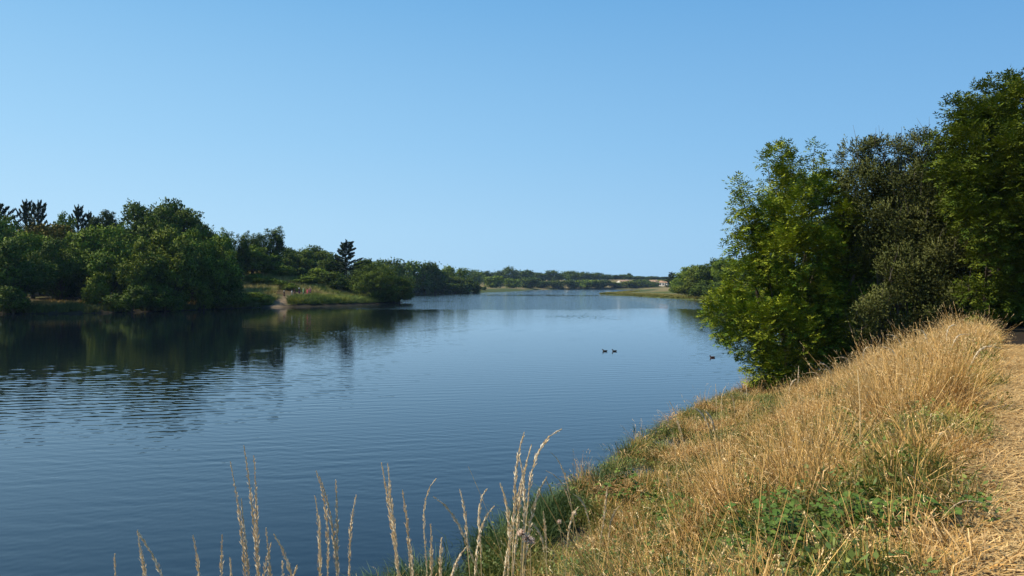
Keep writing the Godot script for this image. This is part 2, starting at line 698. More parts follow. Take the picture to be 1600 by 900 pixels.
func cypress(seed_: int, h: float, w: float, lean: float, full: float) -> Dictionary:
	# tiers of rising boughs, each ending in dark plumes
	rng.seed = seed_
	var b := Buf.new()
	var t := Buf.new()
	var bark := Color(0.06, 0.05, 0.04)
	bole(t, Vector3(0, h * 0.95, 0), 0.3, 0.05, bark, 6)
	var nb := 46
	for k in nb:
		var f := k / float(nb - 1)
		var y := h * lerpf(0.22, 0.93, f)
		var an := k * 2.4 + r(-0.3, 0.3)
		var len := w * 0.5 * (1.0 - pow(f, full) * 0.72) * r(0.6, 1.12)
		var tip := Vector3(cos(an) * len, y + len * lerpf(0.25, 0.8, f) * lean, sin(an) * len)
		var from := Vector3(0, y, 0)
		limb(t, from, tip, 0.06, 0.015, -0.1, 4, bark)
		for q in 120:
			var u := pow(rng.randf(), 0.7)
			var p := from.lerp(tip, 0.04 + u * 1.0) + Vector3(0, -0.1 * len * 4.0 * u * (1.0 - u), 0) + rdir() * (0.42 * (1.05 - u) + 0.05)
			var d := ((tip - from).normalized() * 1.2 + Vector3(0, 0.35, 0) + rdir() * 0.6).normalized()
			b.leaf(p, d, rdir(), r(0.35, 0.65), 0.21, Color(0.03, 0.046, 0.016) * r(0.75, 1.3), Vector3(0, 0.3, 0))
	for q in 70:
		var p := Vector3(0, h * r(0.86, 1.0), 0) + rdir() * 0.12
		b.leaf(p, (Vector3.UP * 1.6 + rdir()).normalized(), rdir(), 0.5, 0.16, Color(0.03, 0.046, 0.016) * r(0.75, 1.3), Vector3(0, 0.3, 0))
	return {"h": h, "w": w, "crown": b.mesh(), "trunk": t.mesh()}


func kind(called: String) -> Dictionary:
	if kinds.has(called):
		return kinds[called]
	var k: Dictionary
	match called:
		"oak": k = dome(101, 13, 14, 2.6, 34, 7500, 0.32, 5, 0.32)
		"round": k = dome(102, 11, 9, 1.6, 20, 3600, 0.38, 4, 0.38)
		"round_b": k = dome(103, 11, 9, 0.9, 22, 3800, 0.38, 4, 0.36)
		"tall": k = dome(104, 13, 7, 1.8, 20, 3300, 0.30, 5, 0.42)
		"spire": k = dome(105, 13, 4.6, 1.4, 18, 2500, 0.28, 5, 0.46)
		"bank_tree": k = dome(106, 11, 10, -0.2, 30, 5200, 0.36, 4, 0.33)
		"bush": k = dome(107, 4, 5.5, -0.5, 16, 2200, 0.24, 4, 0.38)
		"willow_bush": k = dome(108, 8.5, 13.7, -1.2, 90, 11000, 0.24, 4, 0.24, "tuft", 0.5)
		"pine_top": k = dome(109, 13, 9, 7.5, 14, 2300, 0.26, 5, 0.34)
		"far_oak": k = dome(110, 11, 12, -0.2, 16, 1100, 0.75, 3, 0.40)
		"far_oak_b": k = dome(111, 11, 11, -1.0, 18, 1150, 0.75, 3, 0.36)
		"far_bush": k = dome(112, 5, 8, -0.8, 14, 800, 0.6, 3, 0.4)
		"cypress": k = cypress(120, 14, 9, 0.75, 4.0)
		"cypress_b": k = cypress(121, 14, 8, 0.9, 3.2)
		"spruce": k = cypress(122, 13, 9.5, 0.45, 1.1)
	kinds[called] = k
	return k


func plant(called: String, what: String, px: float, top: float, d: float, wide: float, leaves: String, label: String, category := "tree", group := "") -> Node3D:
	var k := kind(what)
	rng.seed = hash(called) + int(px * 7.0 + d)
	var at := at_ground(px, d)
	at.y = maxf(at.y, 0.05)
	var h := EYE - (top - HORIZON) / LENS * d - at.y
	var o := base(called, at, label, category, group)
	var sx: float = wide * 1.1 / LENS * d / k.w
	o.rotation.y = rng.randf() * TAU
	o.scale = Vector3(sx, h / k.h, sx)
	part("trunk", k.trunk, soft("bark", Color(1, 1, 1), 0.9, Color(0, 0, 0), 0.2), o)
	part("crown", k.crown, leaf_mat(leaves), o)
	return o


func left_wood() -> void:
	var g := "trees of the wood on the far bank"
	# the skyline behind
	plant("cypress_tree", "cypress", -4, 316, 150, 62, "pine", "spiky dark cypress whose plumes are cut by the frame edge", "tree", g)
	plant("cypress_tree", "cypress_b", 42, 314, 152, 36, "pine", "spiky cypress with a single thick leading plume, close beside its twin")
	plant("cypress_tree", "cypress", 60, 314, 150, 38, "pine", "spiky cypress with spread plumes, beside the single-plumed twin")
	plant("cypress_tree", "cypress_b", 123, 322, 150, 34, "pine", "thin-topped dark cypress standing against the flat-topped pine")
	plant("cypress_tree", "cypress", 139, 331, 152, 28, "pine", "low ragged cypress between the thin-topped one and the flat pine")
	plant("pine_tree", "pine_top", 166, 331, 148, 52, "pine", "flat-topped blue-green pine on the skyline beside the great oak")
	plant("oak_tree", "oak", 257, 304, 142, 130, "dark", "great dark oak rising highest above the wood on the far bank")
	plant("oak_tree", "round", 309, 345, 150, 44, "dark", "dark tree close against the great oak on its lower side")
	# behind and between
	plant("tree", "round", 12, 338, 138, 66, "light", "light green tree below the frame-edge cypress")
	plant("tree", "round_b", 78, 338, 130, 96, "rust", "reddish-brown tinged tree below the twin cypresses")
	plant("tree", "round", 100, 332, 142, 50, "green", "mid green tree top between the cypresses on the skyline")
	plant("tree", "round_b", 205, 352, 136, 84, "green", "mid green tree directly below the flat-topped pine")
	plant("tree", "tall", 333, 361, 150, 46, "green", "bright rounded treetop just beyond the great oak")
	plant("tree", "spire", 355, 360, 158, 26, "green", "slim pale tree on the skyline before the dip above the grass slope")
	plant("tree", "spire", 379, 364, 160, 24, "dark", "short pointed dark tree on the skyline above the grass slope")
	plant("tree", "tall", 402, 366, 168, 40, "dark", "dark pointed tree just below the tallest spire by the grass slope")
	plant("tree", "spire", 428, 356, 172, 34, "dark", "tallest narrow dark spire above the grass slope")
	plant("tree", "round", 394, 383, 164, 66, "green", "light green round tree at the top of the grass slope")
	plant("tree", "oak", 482, 380, 205, 94, "dark", "broad dark tree on the skyline beside the pointed spruce")
	plant("tree", "round", 447, 388, 196, 44, "dark", "small dark tree joining the spire to the broad dark tree")
	plant("spruce_tree", "spruce", 541, 376, 176, 60, "pine", "pointed dark spruce with drooping boughs behind the big willow bush")
	plant("tree", "round", 520, 396, 186, 50, "dark", "dark low tree leaning against the pointed spruce")
	plant("tree", "round_b", 570, 398, 200, 54, "dark", "dark rounded tree between the spruce and the big willow bush")
	plant("tree", "round", -8, 334, 136, 70, "green", "green tree filling the frame edge under the first cypress")
	plant("tree", "round_b", 133, 352, 128, 84, "light", "light green tree between the reddish tree and the mid green bank tree")
	plant("tree", "round", 186, 349, 130, 90, "light", "light green treetop just before the one below the flat pine")
	plant("tree", "round", 302, 357, 126, 72, "green", "green tree below the great oak's lower side")
	plant("tree", "round_b", 50, 352, 122, 80, "green", "green tree between the shaded bank tree and the reddish one")
	# along the water
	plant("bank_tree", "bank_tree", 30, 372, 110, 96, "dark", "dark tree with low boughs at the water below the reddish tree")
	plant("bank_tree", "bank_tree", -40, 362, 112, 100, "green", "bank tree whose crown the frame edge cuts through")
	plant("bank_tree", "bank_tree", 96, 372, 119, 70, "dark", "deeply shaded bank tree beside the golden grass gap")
	plant("bank_tree", "bank_tree", 166, 352, 122, 96, "green", "mid green bank tree with leaves down to the reeds")
	plant("bank_tree", "bank_tree", 225, 372, 117, 72, "olive", "smaller olive tree wedged before the domed bank tree")
	plant("bank_tree", "bank_tree", 270, 354, 120, 96, "olive", "domed olive-dark bank tree below the great oak")
	plant("bank_tree", "bank_tree", 337, 366, 129, 76, "green", "last tall bank tree before the open grass slope")
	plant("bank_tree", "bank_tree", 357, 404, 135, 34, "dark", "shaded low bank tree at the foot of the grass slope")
	plant("shrub", "bush", 150, 424, 114, 50, "olive", "grey-olive shrub under the bank trees near the golden grass gap", "shrub")
	plant("shrub", "bush", 20, 446, 106, 64, "dark", "dark shrub at the waterline by the frame edge", "shrub")
	plant("shrub", "bush", 205, 446, 112, 60, "dark", "dark shrub hanging over the water below the mid green bank tree", "shrub")
	plant("shrub", "bush", 258, 444, 116, 66, "dark", "dark shrub at the foot of the domed bank tree", "shrub")
	plant("shrub", "bush", 318, 444, 124, 36, "olive", "small shrub before the last tall bank tree", "shrub")
	plant("shrub", "bush", 350, 438, 128, 60, "dark", "wide dark shrub at the waterline before the grass slope", "shrub")
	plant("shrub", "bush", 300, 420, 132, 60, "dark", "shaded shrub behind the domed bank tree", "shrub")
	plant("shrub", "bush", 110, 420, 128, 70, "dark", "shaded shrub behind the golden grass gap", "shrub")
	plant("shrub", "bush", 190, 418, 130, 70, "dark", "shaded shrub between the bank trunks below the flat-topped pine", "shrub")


	plant("shrub", "bush", 62, 436, 131, 60, "dark", "dark shrub standing behind the golden grass at its frame-edge end", "shrub")
	plant("shrub", "bush", 94, 440, 126, 50, "dark", "dark shrub at the back of the golden grass gap's middle", "shrub")
	plant("shrub", "bush", 396, 404, 174, 70, "dark", "dark bush closing the view under the slim trees on the slope", "shrub")


func point_of_land() -> void:
	plant("shrub", "bush", 404, 456, 139, 50, "light", "low leafy shrub beside the sandy way down to the water", "shrub")
	plant("shrub", "bush", 380, 460, 136, 34, "green", "leafy shrub at the foot of the grass slope by the water", "shrub")
	plant("shrub", "bush", 435, 408, 168, 56, "green", "rounded green bush at the top end of the grass slope", "shrub")
	plant("shrub", "bush", 460, 418, 172, 44, "dark", "dark green bush between the rounded bush and the bright one", "shrub")
	plant("shrub", "bush", 492, 419, 172, 62, "light", "bright yellow-green bush above the walkers", "shrub")
	plant("shrub", "bush", 470, 432, 166, 60, "green", "low bush just behind the walkers", "shrub")
	plant("shrub", "bush", 528, 424, 170, 60, "dark", "dark bush between the bright bush and the big willow bush", "shrub")
	plant("willow_bush", "willow_bush", 594, 408, 166, 100, "bushy", "big rounded willow bush at the tip of the reedy point", "bush")
	plant("shrub", "bush", 624, 446, 170, 44, "olive", "low willow shrub hanging over the water at the point's tip", "shrub")
	plant("shrub", "bush", 400, 427, 160, 50, "light", "rounded pale green bush on the grass slope nearest the last tall bank tree", "shrub")
	plant("shrub", "bush", 428, 434, 159, 44, "green", "low green bush in the middle of the grass slope", "shrub")
	plant("shrub", "bush", 452, 442, 157, 34, "light", "small pale bush at the lower end of the slope behind the last walker", "shrub")
	# grass and reeds, more than one could count
	rng.seed = 41
	var tall := tuft(31, 26, 0.9, 0.06, 0.0, Color(0.30, 0.27, 0.10), Color(0.40, 0.34, 0.16))
	var places := []
	var tints := PackedColorArray()
	while places.size() < 2600:
		var d := r(138, 186)
		var x := r(-62, -24)
		var e := inland(x, d)
		if e < 6.5 or e > 34.0 or (x > -30.0 and d < 160):
			continue
		if absf((x / d * LENS + 800.0) - 460.0) < 30.0 and d < 156.0:
			continue
		places.append(Transform3D(Basis(Vector3.UP, r(0, TAU)).scaled(Vector3(1.6, r(0.9, 1.5), 1.6)), Vector3(x, height(x, d) - 0.05, -d)))
		var g := clampf(0.5 + patchy.get_noise_2d(x * 0.7, d * 0.7) * 1.6, 0, 1)
		tints.append(Color(1.05, 1.0, 0.9).lerp(Color(0.62, 0.82, 0.45), g) * r(0.8, 1.15))
	scatter("slope_grass", tall, soft("far_grass", Color(1, 1, 1), 0.8, Color(0.3, 0.3, 0.1), 0.2), places, tints, "tall green and tan grass over the slope behind the walkers", "grass")
	var reed := tuft(32, 22, 1.4, 0.07, 0.0, Color(0.075, 0.115, 0.026), Color(0.18, 0.23, 0.06))
	places = []
	tints = PackedColorArray()
	while places.size() < 1500:
		var d := r(132, 182)
		var x := r(-52, -24)
		var e := inland(x, d)
		var px := x / d * LENS + 800.0
		if e < 0.9 or e > 6.5 or (px > 424.0 and px < 452.0) or d > 176:
			continue
		var hh := sstep(0.6, 2.5, e) * r(0.7, 1.05)
		places.append(Transform3D(Basis(Vector3.UP, r(0, TAU)).scaled(Vector3(1.3, hh, 1.3)), Vector3(x, height(x, d) - 0.05, -d)))
		tints.append(Color(1, 1, 1).lerp(Color(1.7, 1.3, 0.9), maxf(0.0, patchy.get_noise_2d(x * 0.6, d)) * 1.4) * r(0.8, 1.2))
	scatter("reeds", reed, soft("far_grass", Color(1, 1, 1), 0.8, Color(0.3, 0.3, 0.1), 0.2), places, tints, "green reed bed along the edge of the point below the walkers", "reeds")
	places = []
	tints = PackedColorArray()
	while places.size() < 1500:
		var d := r(100, 140)
		var x := r(-80, -44)
		var e := inland(x, d)
		if e < 0.3 or e > 9.0:
			continue
		var gold := patchy.get_noise_2d(x * 0.45, d * 0.3) > -0.05
		places.append(Transform3D(Basis(Vector3.UP, r(0, TAU)).scaled(Vector3(1.4, r(0.5, 1.2), 1.4)), Vector3(x, height(x, d) - 0.05, -d)))
		tints.append((Color(1.15, 0.9, 0.6) if gold and e > 2.0 else Color(0.28, 0.36, 0.22)) * r(0.8, 1.15))
	scatter("bank_grass", tall, soft("far_grass", Color(1, 1, 1), 0.8, Color(0.3, 0.3, 0.1), 0.2), places, tints, "golden and green grass along the wooded far bank", "grass")
	places = []
	tints = PackedColorArray()
	while places.size() < 2200:
		var d := r(200, 420)
		var x := r(34, 80)
		var e := inland(x, d)
		if e < 0.4 or e > 7.0:
			continue
		places.append(Transform3D(Basis(Vector3.UP, r(0, TAU)).scaled(Vector3(2.6, r(0.35, 0.7), 2.6)), Vector3(x, height(x, d) - 0.05, -d)))
		tints.append(Color(0.5, 0.62, 0.34).lerp(Color(0.75, 0.72, 0.45), rng.randf()) * r(0.8, 1.15))
	scatter("spit_grass", tall, soft("far_grass", Color(1, 1, 1), 0.8, Color(0.3, 0.3, 0.1), 0.2), places, tints, "low green grass on the water side of the sandy spit", "grass")


func tuft(seed_: int, blades: int, h: float, w: float, spread: float, low: Color, high: Color) -> ArrayMesh:
	rng.seed = seed_
	var b := Buf.new()
	for k in blades:
		var a := r(0, TAU)
		var o := Vector3(cos(a), 0, sin(a))
		var foot := o * r(0.0, 0.35 + spread)
		var hh := h * r(0.55, 1.1)
		var lean := o.rotated(Vector3.UP, r(-1, 1)) * hh * r(0.05, 0.5)
		var side := o.cross(Vector3.UP).rotated(Vector3.UP, r(-1.2, 1.2))
		var pts := PackedVector3Array([foot, foot + Vector3(0, hh * 0.55, 0) + lean * 0.35, foot + Vector3(0, hh * r(0.85, 1.0), 0) + lean])
		b.ribbon(pts, PackedFloat32Array([w, w * 0.8, w * 0.12]), side, low * r(0.8, 1.2), high * r(0.8, 1.2))
	return b.mesh()


func far_trees() -> void:
	# behind the point: the wooded shore that runs away from it
	var g := "trees on the shore beyond the point"
	var rows := [
		[588, 402, 335, 46, "dark"], [612, 401, 330, 44, "dark"], [638, 404, 340, 48, "green"], [664, 406, 345, 40, "dark"], [680, 407, 350, 36, "dark"], [700, 413, 372, 38, "green"], [718, 416, 380, 34, "green"],
	]
	var said := ["first treetop seen over the big willow bush", "second treetop over the big willow bush, slightly taller", "green treetop just clear of the big willow bush", "dark treetop left of the one with sky gaps",
		"dark treetop with sky showing through, highest past the point", "green treetop stepping down past the one with sky gaps", "lowest green treetop of the row past the point"]
	for k in rows.size():
		var q: Array = rows[k]
		plant("shore_tree", "far_oak" if k % 2 else "far_oak_b", q[0], q[1], q[2], q[3], q[4], said[k].replace("left of", "just before"), "tree", g)
	var low := [[612, 424, 352, 60, "olive"], [645, 426, 352, 46, "dark"], [668, 422, 358, 44, "grey"], [690, 428, 360, 44, "dark"], [712, 430, 364, 44, "olive"], [732, 432, 368, 34, "dark"], [655, 440, 350, 40, "dark"], [630, 438, 348, 44, "dark"], [676, 442, 352, 36, "grey"], [700, 442, 358, 46, "dark"], [726, 442, 364, 40, "dark"], [742, 446, 370, 20, "dark"]]
	var lows := ["olive shore tree half hidden by the big willow bush", "dark shore tree just clear of the big willow bush", "greyish shore tree in the middle of the wooded shore past the point", "dark shore tree in the second half of that wooded shore",
		"olive round shore tree near the end of the wooded shore", "last dark shore tree where the wooded shore ends", "low dark shrub at the waterline beside the willow bush", "lowest shrub at the waterline touching the willow bush's tip",
		"pale grey shrub at the waterline of the wooded shore", "broad dark shrub at the waterline in the wooded shore's second half", "dark shrub at the waterline under the wooded shore's last tree", "small dark shrub that ends the wooded shore at the green meadow edge"]
	for k in low.size():
		var q: Array = low[k]
		plant("shore_shrub", "far_bush" if k > 5 else "far_oak_b", q[0], q[1], q[2], q[3], q[4], lows[k], "shrub" if k > 5 else "tree", "shrubs and trees along the shore beyond the point")
	# the skyline far off
	var sky := [
		[735, 420, 620, 36, "green", "far treetop above the end of the wooded shore"], [760, 422, 700, 30, "dark", "flat far treetop before the tall double one"], [778, 421, 720, 26, "dark", "narrow far treetop touching the tall double one"],
		[795, 415, 720, 30, "dark", "tallest far treetop on the skyline over the lake's far end"], [818, 420, 730, 38, "dark", "broad far treetop sloping down from the tallest"], [845, 425, 780, 22, "dark", "small pale gap tree past the broad sloping one"],
		[864, 421, 780, 30, "dark", "first of the row of round hedge oaks over the golden field"], [889, 422, 790, 28, "green", "second round hedge oak over the golden field"], [911, 424, 790, 32, "dark", "third round hedge oak, widest over the golden field"],
		[933, 425, 800, 26, "dark", "fourth round hedge oak over the golden field"], [949, 428, 810, 18, "dark", "small round oak in the dip of the field hedge"], [962, 429, 820, 18, "dark", "smallest oak in the field hedge above the white gabled house"],
		[976, 428, 820, 22, "green", "hedge tree behind the white gabled house"], [984, 426, 850, 10, "dark", "narrow knob-topped tree sticking out above the house roof"], [1000, 431, 850, 30, "dark", "level far tree right behind the house roof ridge"],
		[1022, 431, 860, 28, "dark", "level far tree behind the two small white gables"], [1042, 432, 870, 28, "dark", "last level far tree before the conifer on the spit side"], [1062, 430, 860, 30, "dark", "far tree peeping past the spit's conifer"],
	]
	for q in sky:
		plant("skyline_tree", "far_oak" if int(q[0]) % 2 else "far_oak_b", q[0], q[1], q[2], q[3] * 1.12, q[4], q[5], "tree", "trees along the far skyline")
	var backs := [
		[560, 404, 420, "behind the big willow bush's crown, far off"],
		[700, 420, 560, "behind the wooded shore's middle"],
		[745, 424, 760, "behind the flat far treetop"],
		[772, 425, 800, "behind the narrow treetop by the tall double one"],
		[806, 425, 810, "just past the tallest far treetop"],
		[832, 424, 830, "behind the broad sloping treetop"],
		[853, 427, 860, "between the pale gap tree and the first hedge oak"],
		[877, 426, 860, "between the first and second hedge oaks"],
		[900, 427, 860, "between the second and third hedge oaks"],
		[922, 428, 870, "between the third and fourth hedge oaks"],
		[942, 430, 880, "past the fourth hedge oak"],
		[956, 431, 880, "behind the small oak in the dip"],
		[970, 431, 900, "behind the smallest hedge oak"],
		[990, 431, 900, "behind the knob-topped tree"],
		[1012, 432, 910, "behind the level tree at the house roof"],
		[1032, 433, 920, "behind the two small white gables"],
		[1052, 433, 920, "behind the last level tree by the conifer"],
	]
	for q in backs:
		plant("background_tree", "far_oak_b", q[0], q[1], q[2], 34, "dark", "hazy dark tree " + q[3], "tree", "trees filling in behind the skyline row")
	var hedge := [
		[776, 431, 560, 34, "light", "round pale tree alone on the green meadow edge"], [796, 435, 600, 28, "green", "smaller round tree beside the pale one on the meadow edge"], [757, 448, 430, 10, "grey", "tiny lone shrub on the meadow at the wooded shore's end"],
		[828, 433, 660, 36, "dark", "dark shore bush below the broad sloping treetop"], [850, 439, 690, 34, "dark", "low dark shore bush under the golden field's start"], [872, 438, 694, 32, "olive", "olive shore bush under the first round hedge oak"],
		[892, 437, 696, 30, "dark", "dark shore bush under the second round hedge oak"], [914, 437, 698, 36, "green", "green shore bush under the widest hedge oak"], [938, 437, 700, 36, "dark", "dark shore bush just before the white gabled house"],
		[960, 441, 700, 30, "dark", "low shore bush covering the white gabled house's foot"], [984, 439, 700, 38, "olive", "olive shore bush before the house roof"], [1004, 438, 700, 40, "dark", "dark shore bush past the house roof"], [1016, 441, 690, 26, "dark", "last low shore bush before the spit's sand"],
		[1030, 437, 740, 30, "green", "hedge bush standing behind the two small white houses"], [1048, 436, 720, 30, "dark", "hedge bush between the small bright gable and the conifer"], [1008, 436, 740, 34, "dark", "hedge bush between the gabled house and the two small ones"], [1066, 438, 600, 34, "dark", "dark bush beyond the conifer at the spit's inner end"], [1030, 449, 640, 22, "olive", "low scrub on the sand below the two small white houses"],
	]
	for q in hedge:
		plant("waterside_bush", "far_bush", q[0], q[1], q[2], q[3] * 1.15, q[4], q[5], "bush", "bushes along the far end of the lake")
	# the shore that runs back to the near trees
	var back := [
		[1050, 425, 330, 24, "pine", "spruce", "dark small conifer at the inner end of the sandy spit"], [1068, 422, 300, 40, "green", "far_oak_b", "low green tree next to the spit's conifer"], [1082, 414, 270, 44, "green", "round", "tree stepping up from the spit's conifer"],
		[1098, 410, 240, 52, "olive", "round_b", "olive tree above the inner bay of the spit"], [1118, 404, 220, 56, "dark", "round", "dark tree beside the ash's outline, above the bay"], [1142, 398, 205, 64, "green", "oak", "tallest tree of the row running behind the ash"], [1176, 396, 200, 70, "green", "round", "tree of that row seen through the ash's top gap"],
		[1100, 438, 214, 60, "dark", "bush", "dark bush at the bay's waterline beside the spit's grass"], [1124, 440, 200, 60, "dark", "bush", "dark bush at the waterline that the ash overlaps"], [1075, 440, 250, 44, "olive", "bush", "olive bush on the spit's inner grass"], [1058, 444, 290, 26, "green", "bush", "small green bush below the spit's conifer"], [1150, 440, 190, 70, "dark", "bush", "waterline bush mostly behind the ash"],
	]
	for q in back:
		plant("bay_tree" if q[5] != "bush" else "bay_bush", q[5], q[0], q[1], q[2], q[3] * 1.1, q[4], q[6], "tree" if q[5] != "bush" else "bush", "trees and bushes round the bay")


func houses() -> void:
	# [px of the gable end, eaves y, distance, length m, turn]
	var list := [
		[974.0, 740.0, 11.0, 0.5, "long white-gabled house with a pale tiled roof above the shore bushes", 3.2],
		[1022.0, 735.0, 9.0, 0.1, "low white house with a tan roof at the lake's far end", 2.8],
		[1038.0, 715.0, 8.0, -0.5, "small white house with a bright gable beside the spit's conifer", 3.0],
	]
	for q in list:
		var at := at_ground(q[0], q[1])
		var o := base("house", at, q[4], "house", "houses at the far end of the lake")
		o.rotation.y = q[3]
		var l: float = q[2]
		var hw: float = q[5]
		var dp := 7.5
		var b := Buf.new()
		b.box(Vector3(0, hw * 0.5 - 0.5, 0), Vector3(l, hw + 1.0, dp), Color(0.68, 0.64, 0.56))
		for sg in [-1.0, 1.0]:
			var x: float = sg * l * 0.5
			b.tri(Vector3(x, hw, -dp / 2), Vector3(x, hw, dp / 2), Vector3(x, hw + 1.7, 0), Vector3(sg, 0, 0), Color(0.68, 0.64, 0.56))
		part("wall", b.mesh(), soft("render_wall", Color(1, 1, 1), 0.9, Color(0, 0, 0), 0.2), o)
		b = Buf.new()
		for sg in [-1.0, 1.0]:
			var slope := Vector3(0, -1.7, sg * (dp / 2)).normalized()
			var nn := Vector3(0, dp / 2, sg * 1.7).normalized()
			b.box(Vector3(0, hw + 0.85 + 0.05, sg * dp / 4) + slope * 0.15 + nn * 0.1, Vector3(l + 0.5, 0.16, 4.5), Color(0.42, 0.27, 0.17), Vector3.RIGHT, nn, Vector3.RIGHT.cross(nn))
		var roof := part("roof", b.mesh(), soft("roof_tiles", Color(1, 1, 1), 0.85, Color(0, 0, 0), 0.3), o)
		b = Buf.new()
		b.box(Vector3(l * 0.3, hw + 1.9, 0.3), Vector3(0.7, 1.2, 0.7), Color(0.5, 0.4, 0.32))
		part("chimney", b.mesh(), soft("render_wall", Color(1, 1, 1), 0.9, Color(0, 0, 0), 0.2), roof)
		for k in 3:
			var wx: float = (k - 1) * l * 0.3
			b = Buf.new()
			b.box(Vector3(wx, hw * 0.52, dp / 2 + 0.02), Vector3(1.0, 1.3 if k != 1 else 2.1, 0.08), Color(0.08, 0.09, 0.11))
			part("window" if k != 1 else "door", b.mesh(), soft("window_dark", Color(1, 1, 1), 0.2, Color(0, 0, 0), 0.5), o)
		b = Buf.new()
		b.box(Vector3(-l / 2 - 0.02, hw * 0.55, 0.6), Vector3(0.08, 1.2, 1.0), Color(0.08, 0.09, 0.11))
		part("window", b.mesh(), soft("window_dark", Color(1, 1, 1), 0.2, Color(0, 0, 0), 0.5), o)


# [px, y, radius in px, distance] -> ellipsoid round a place in the world, relative to the root of the tree
func blob(q: Array, foot: Vector3, flat := 1.0) -> Array:
	var d: float = q[3]
	var c := at_point(q[0], q[1], d) - foot
	var rad: float = q[2] / LENS * d
	return [c, Vector3(rad, rad * flat, rad)]


func right_trees() -> void:
	var bark := soft("bark", Color(1, 1, 1), 0.9, Color(0, 0, 0), 0.2)
	# the ash that leans over the water
	rng.seed = 301
	var foot := at_ground(1240, 31.0)
	foot.y = maxf(foot.y, 0.1)
	var o := base("ash_tree", foot, "yellow-green ash leaning over the water beside the grassy bank", "tree")
	var blobs := []
	for q in [[1152, 292, 12, 30], [1160, 320, 17, 30], [1163, 352, 22, 30], [1150, 378, 15, 30], [1177, 372, 22, 30], [1198, 255, 11, 30.5], [1218, 246, 17, 31], [1236, 262, 16, 31], [1212, 290, 28, 31], [1272, 236, 9, 31.5], [1276, 262, 13, 31.5], [1258, 300, 32, 31], [1300, 290, 24, 32], [1315, 320, 30, 32],
		[1200, 335, 30, 30], [1240, 345, 42, 30], [1290, 352, 40, 31], [1322, 365, 28, 31.5], [1185, 405, 34, 30], [1225, 400, 42, 29.5], [1275, 410, 46, 30], [1318, 420, 32, 31], [1160, 440, 30, 30], [1200, 455, 42, 29.2], [1255, 465, 48, 29.5], [1305, 470, 38, 30.5],
		[1130, 470, 24, 30], [1122, 492, 20, 30], [1150, 500, 34, 29.5], [1190, 515, 42, 29], [1240, 525, 46, 29.2], [1290, 525, 42, 30], [1160, 535, 26, 29.5], [1185, 565, 32, 29.3], [1225, 575, 36, 29.3], [1265, 572, 38, 30], [1200, 592, 22, 29.5], [1300, 565, 34, 31],
		[1240, 330, 46, 33], [1230, 410, 60, 33.5], [1220, 490, 62, 33.5], [1280, 480, 60, 33.5], [1250, 555, 50, 33]]:
		blobs.append(blob(q, foot))
	var b := Buf.new()
	crown(b, blobs, 21000, 0.15, 0.052, 3, "pinnate", Color(0.030, 0.058, 0.010), Color(0.115, 0.140, 0.018), 1.2, 10)
	part("crown", b.mesh(), leaf_mat("ash"), o)
	b = Buf.new()
	var wood := Color(0.085, 0.07, 0.05)
	for k in 6:
		limb(b, Vector3(r(-0.4, 0.4), -0.3, r(-0.4, 0.4)), Vector3(-2.2 + k * 0.85, r(3.5, 6.5), r(-1, 1)), 0.13, 0.05, -0.06, 6, wood, 0.2)
	for e in blobs:
		var to: Vector3 = e[0]
		limb(b, Vector3(to.x * 0.35, to.y * 0.42, to.z * 0.4), to + Vector3(0, e[1].y * 0.6, 0), 0.06, 0.012, -0.05, 4, wood, 0.15)
	part("trunk", b.mesh(), bark, o)
	# the grey willow with many bare stems
	rng.seed = 302
	foot = at_ground(1400, 29.8)
	o = base("willow_tree", foot, "grey-leaved willow with many bare thin stems between the two ashes", "tree")
	blobs = []
	for q in [[1335, 250, 24, 33], [1365, 240, 20, 33], [1398, 238, 22, 33], [1432, 236, 24, 32.5], [1452, 226, 14, 33], [1470, 255, 30, 32.5], [1340, 290, 32, 33], [1385, 285, 38, 32.5], [1430, 290, 40, 32], [1475, 305, 34, 32], [1350, 335, 34, 32.5], [1400, 345, 40, 32], [1450, 350, 42, 31.5], [1485, 370, 34, 31.5],
		[1365, 390, 30, 32.5], [1420, 405, 36, 31.5], [1465, 420, 36, 31], [1490, 440, 30, 31], [1360, 490, 24, 30.5], [1385, 480, 24, 30.5], [1345, 510, 20, 30.5], [1440, 470, 30, 31], [1410, 520, 24, 30.5], [1470, 490, 28, 30.5], [1435, 440, 30, 30.5], [1400, 430, 28, 31], [1480, 400, 26, 30.5], [1500, 470, 26, 30], [1335, 400, 30, 33], [1345, 450, 30, 33], [1420, 300, 50, 34], [1400, 390, 50, 34], [1470, 350, 50, 34]]:
		q[3] -= 2.2
		blobs.append(blob(q, foot))
	b = Buf.new()
	crown(b, blobs, 29000, 0.095, 0.042, 5, "willow", Color(0.040, 0.048, 0.019), Color(0.084, 0.088, 0.036), 1.5)
	part("crown", b.mesh(), leaf_mat("grey"), o)
	b = Buf.new()
	wood = Color(0.11, 0.098, 0.08)
	for k in 26:
		var e: Array = blobs[k % 18]
		var from := Vector3(r(-1.2, 1.2), -0.2, r(-0.7, 0.7))
		limb(b, from, e[0] + Vector3(r(-0.5, 0.5), e[1].y * 0.5, r(-0.4, 0.6)), r(0.05, 0.085), 0.012, 0.02, 5, wood * r(0.7, 1.15), 0.5)
	for k in 150:
		var e: Array = blobs[rng.randi() % blobs.size()]
		var p: Vector3 = e[0] + rdir() * e[1] * 0.8
		limb(b, p, p + (rdir() * 0.7 + Vector3(0, 0.8, 0)) * r(0.4, 1.1), 0.014, 0.004, 0.0, 3, wood * r(0.7, 1.2), 0.08)
	part("trunk", b.mesh(), bark, o)
	# the tall ash at the mouth of the path
	rng.seed = 303
	foot = at_ground(1537, 27.0)
	o = base("ash_tree", foot, "tall dark green ash at the mouth of the path, reaching the highest of all", "tree")
	blobs = []
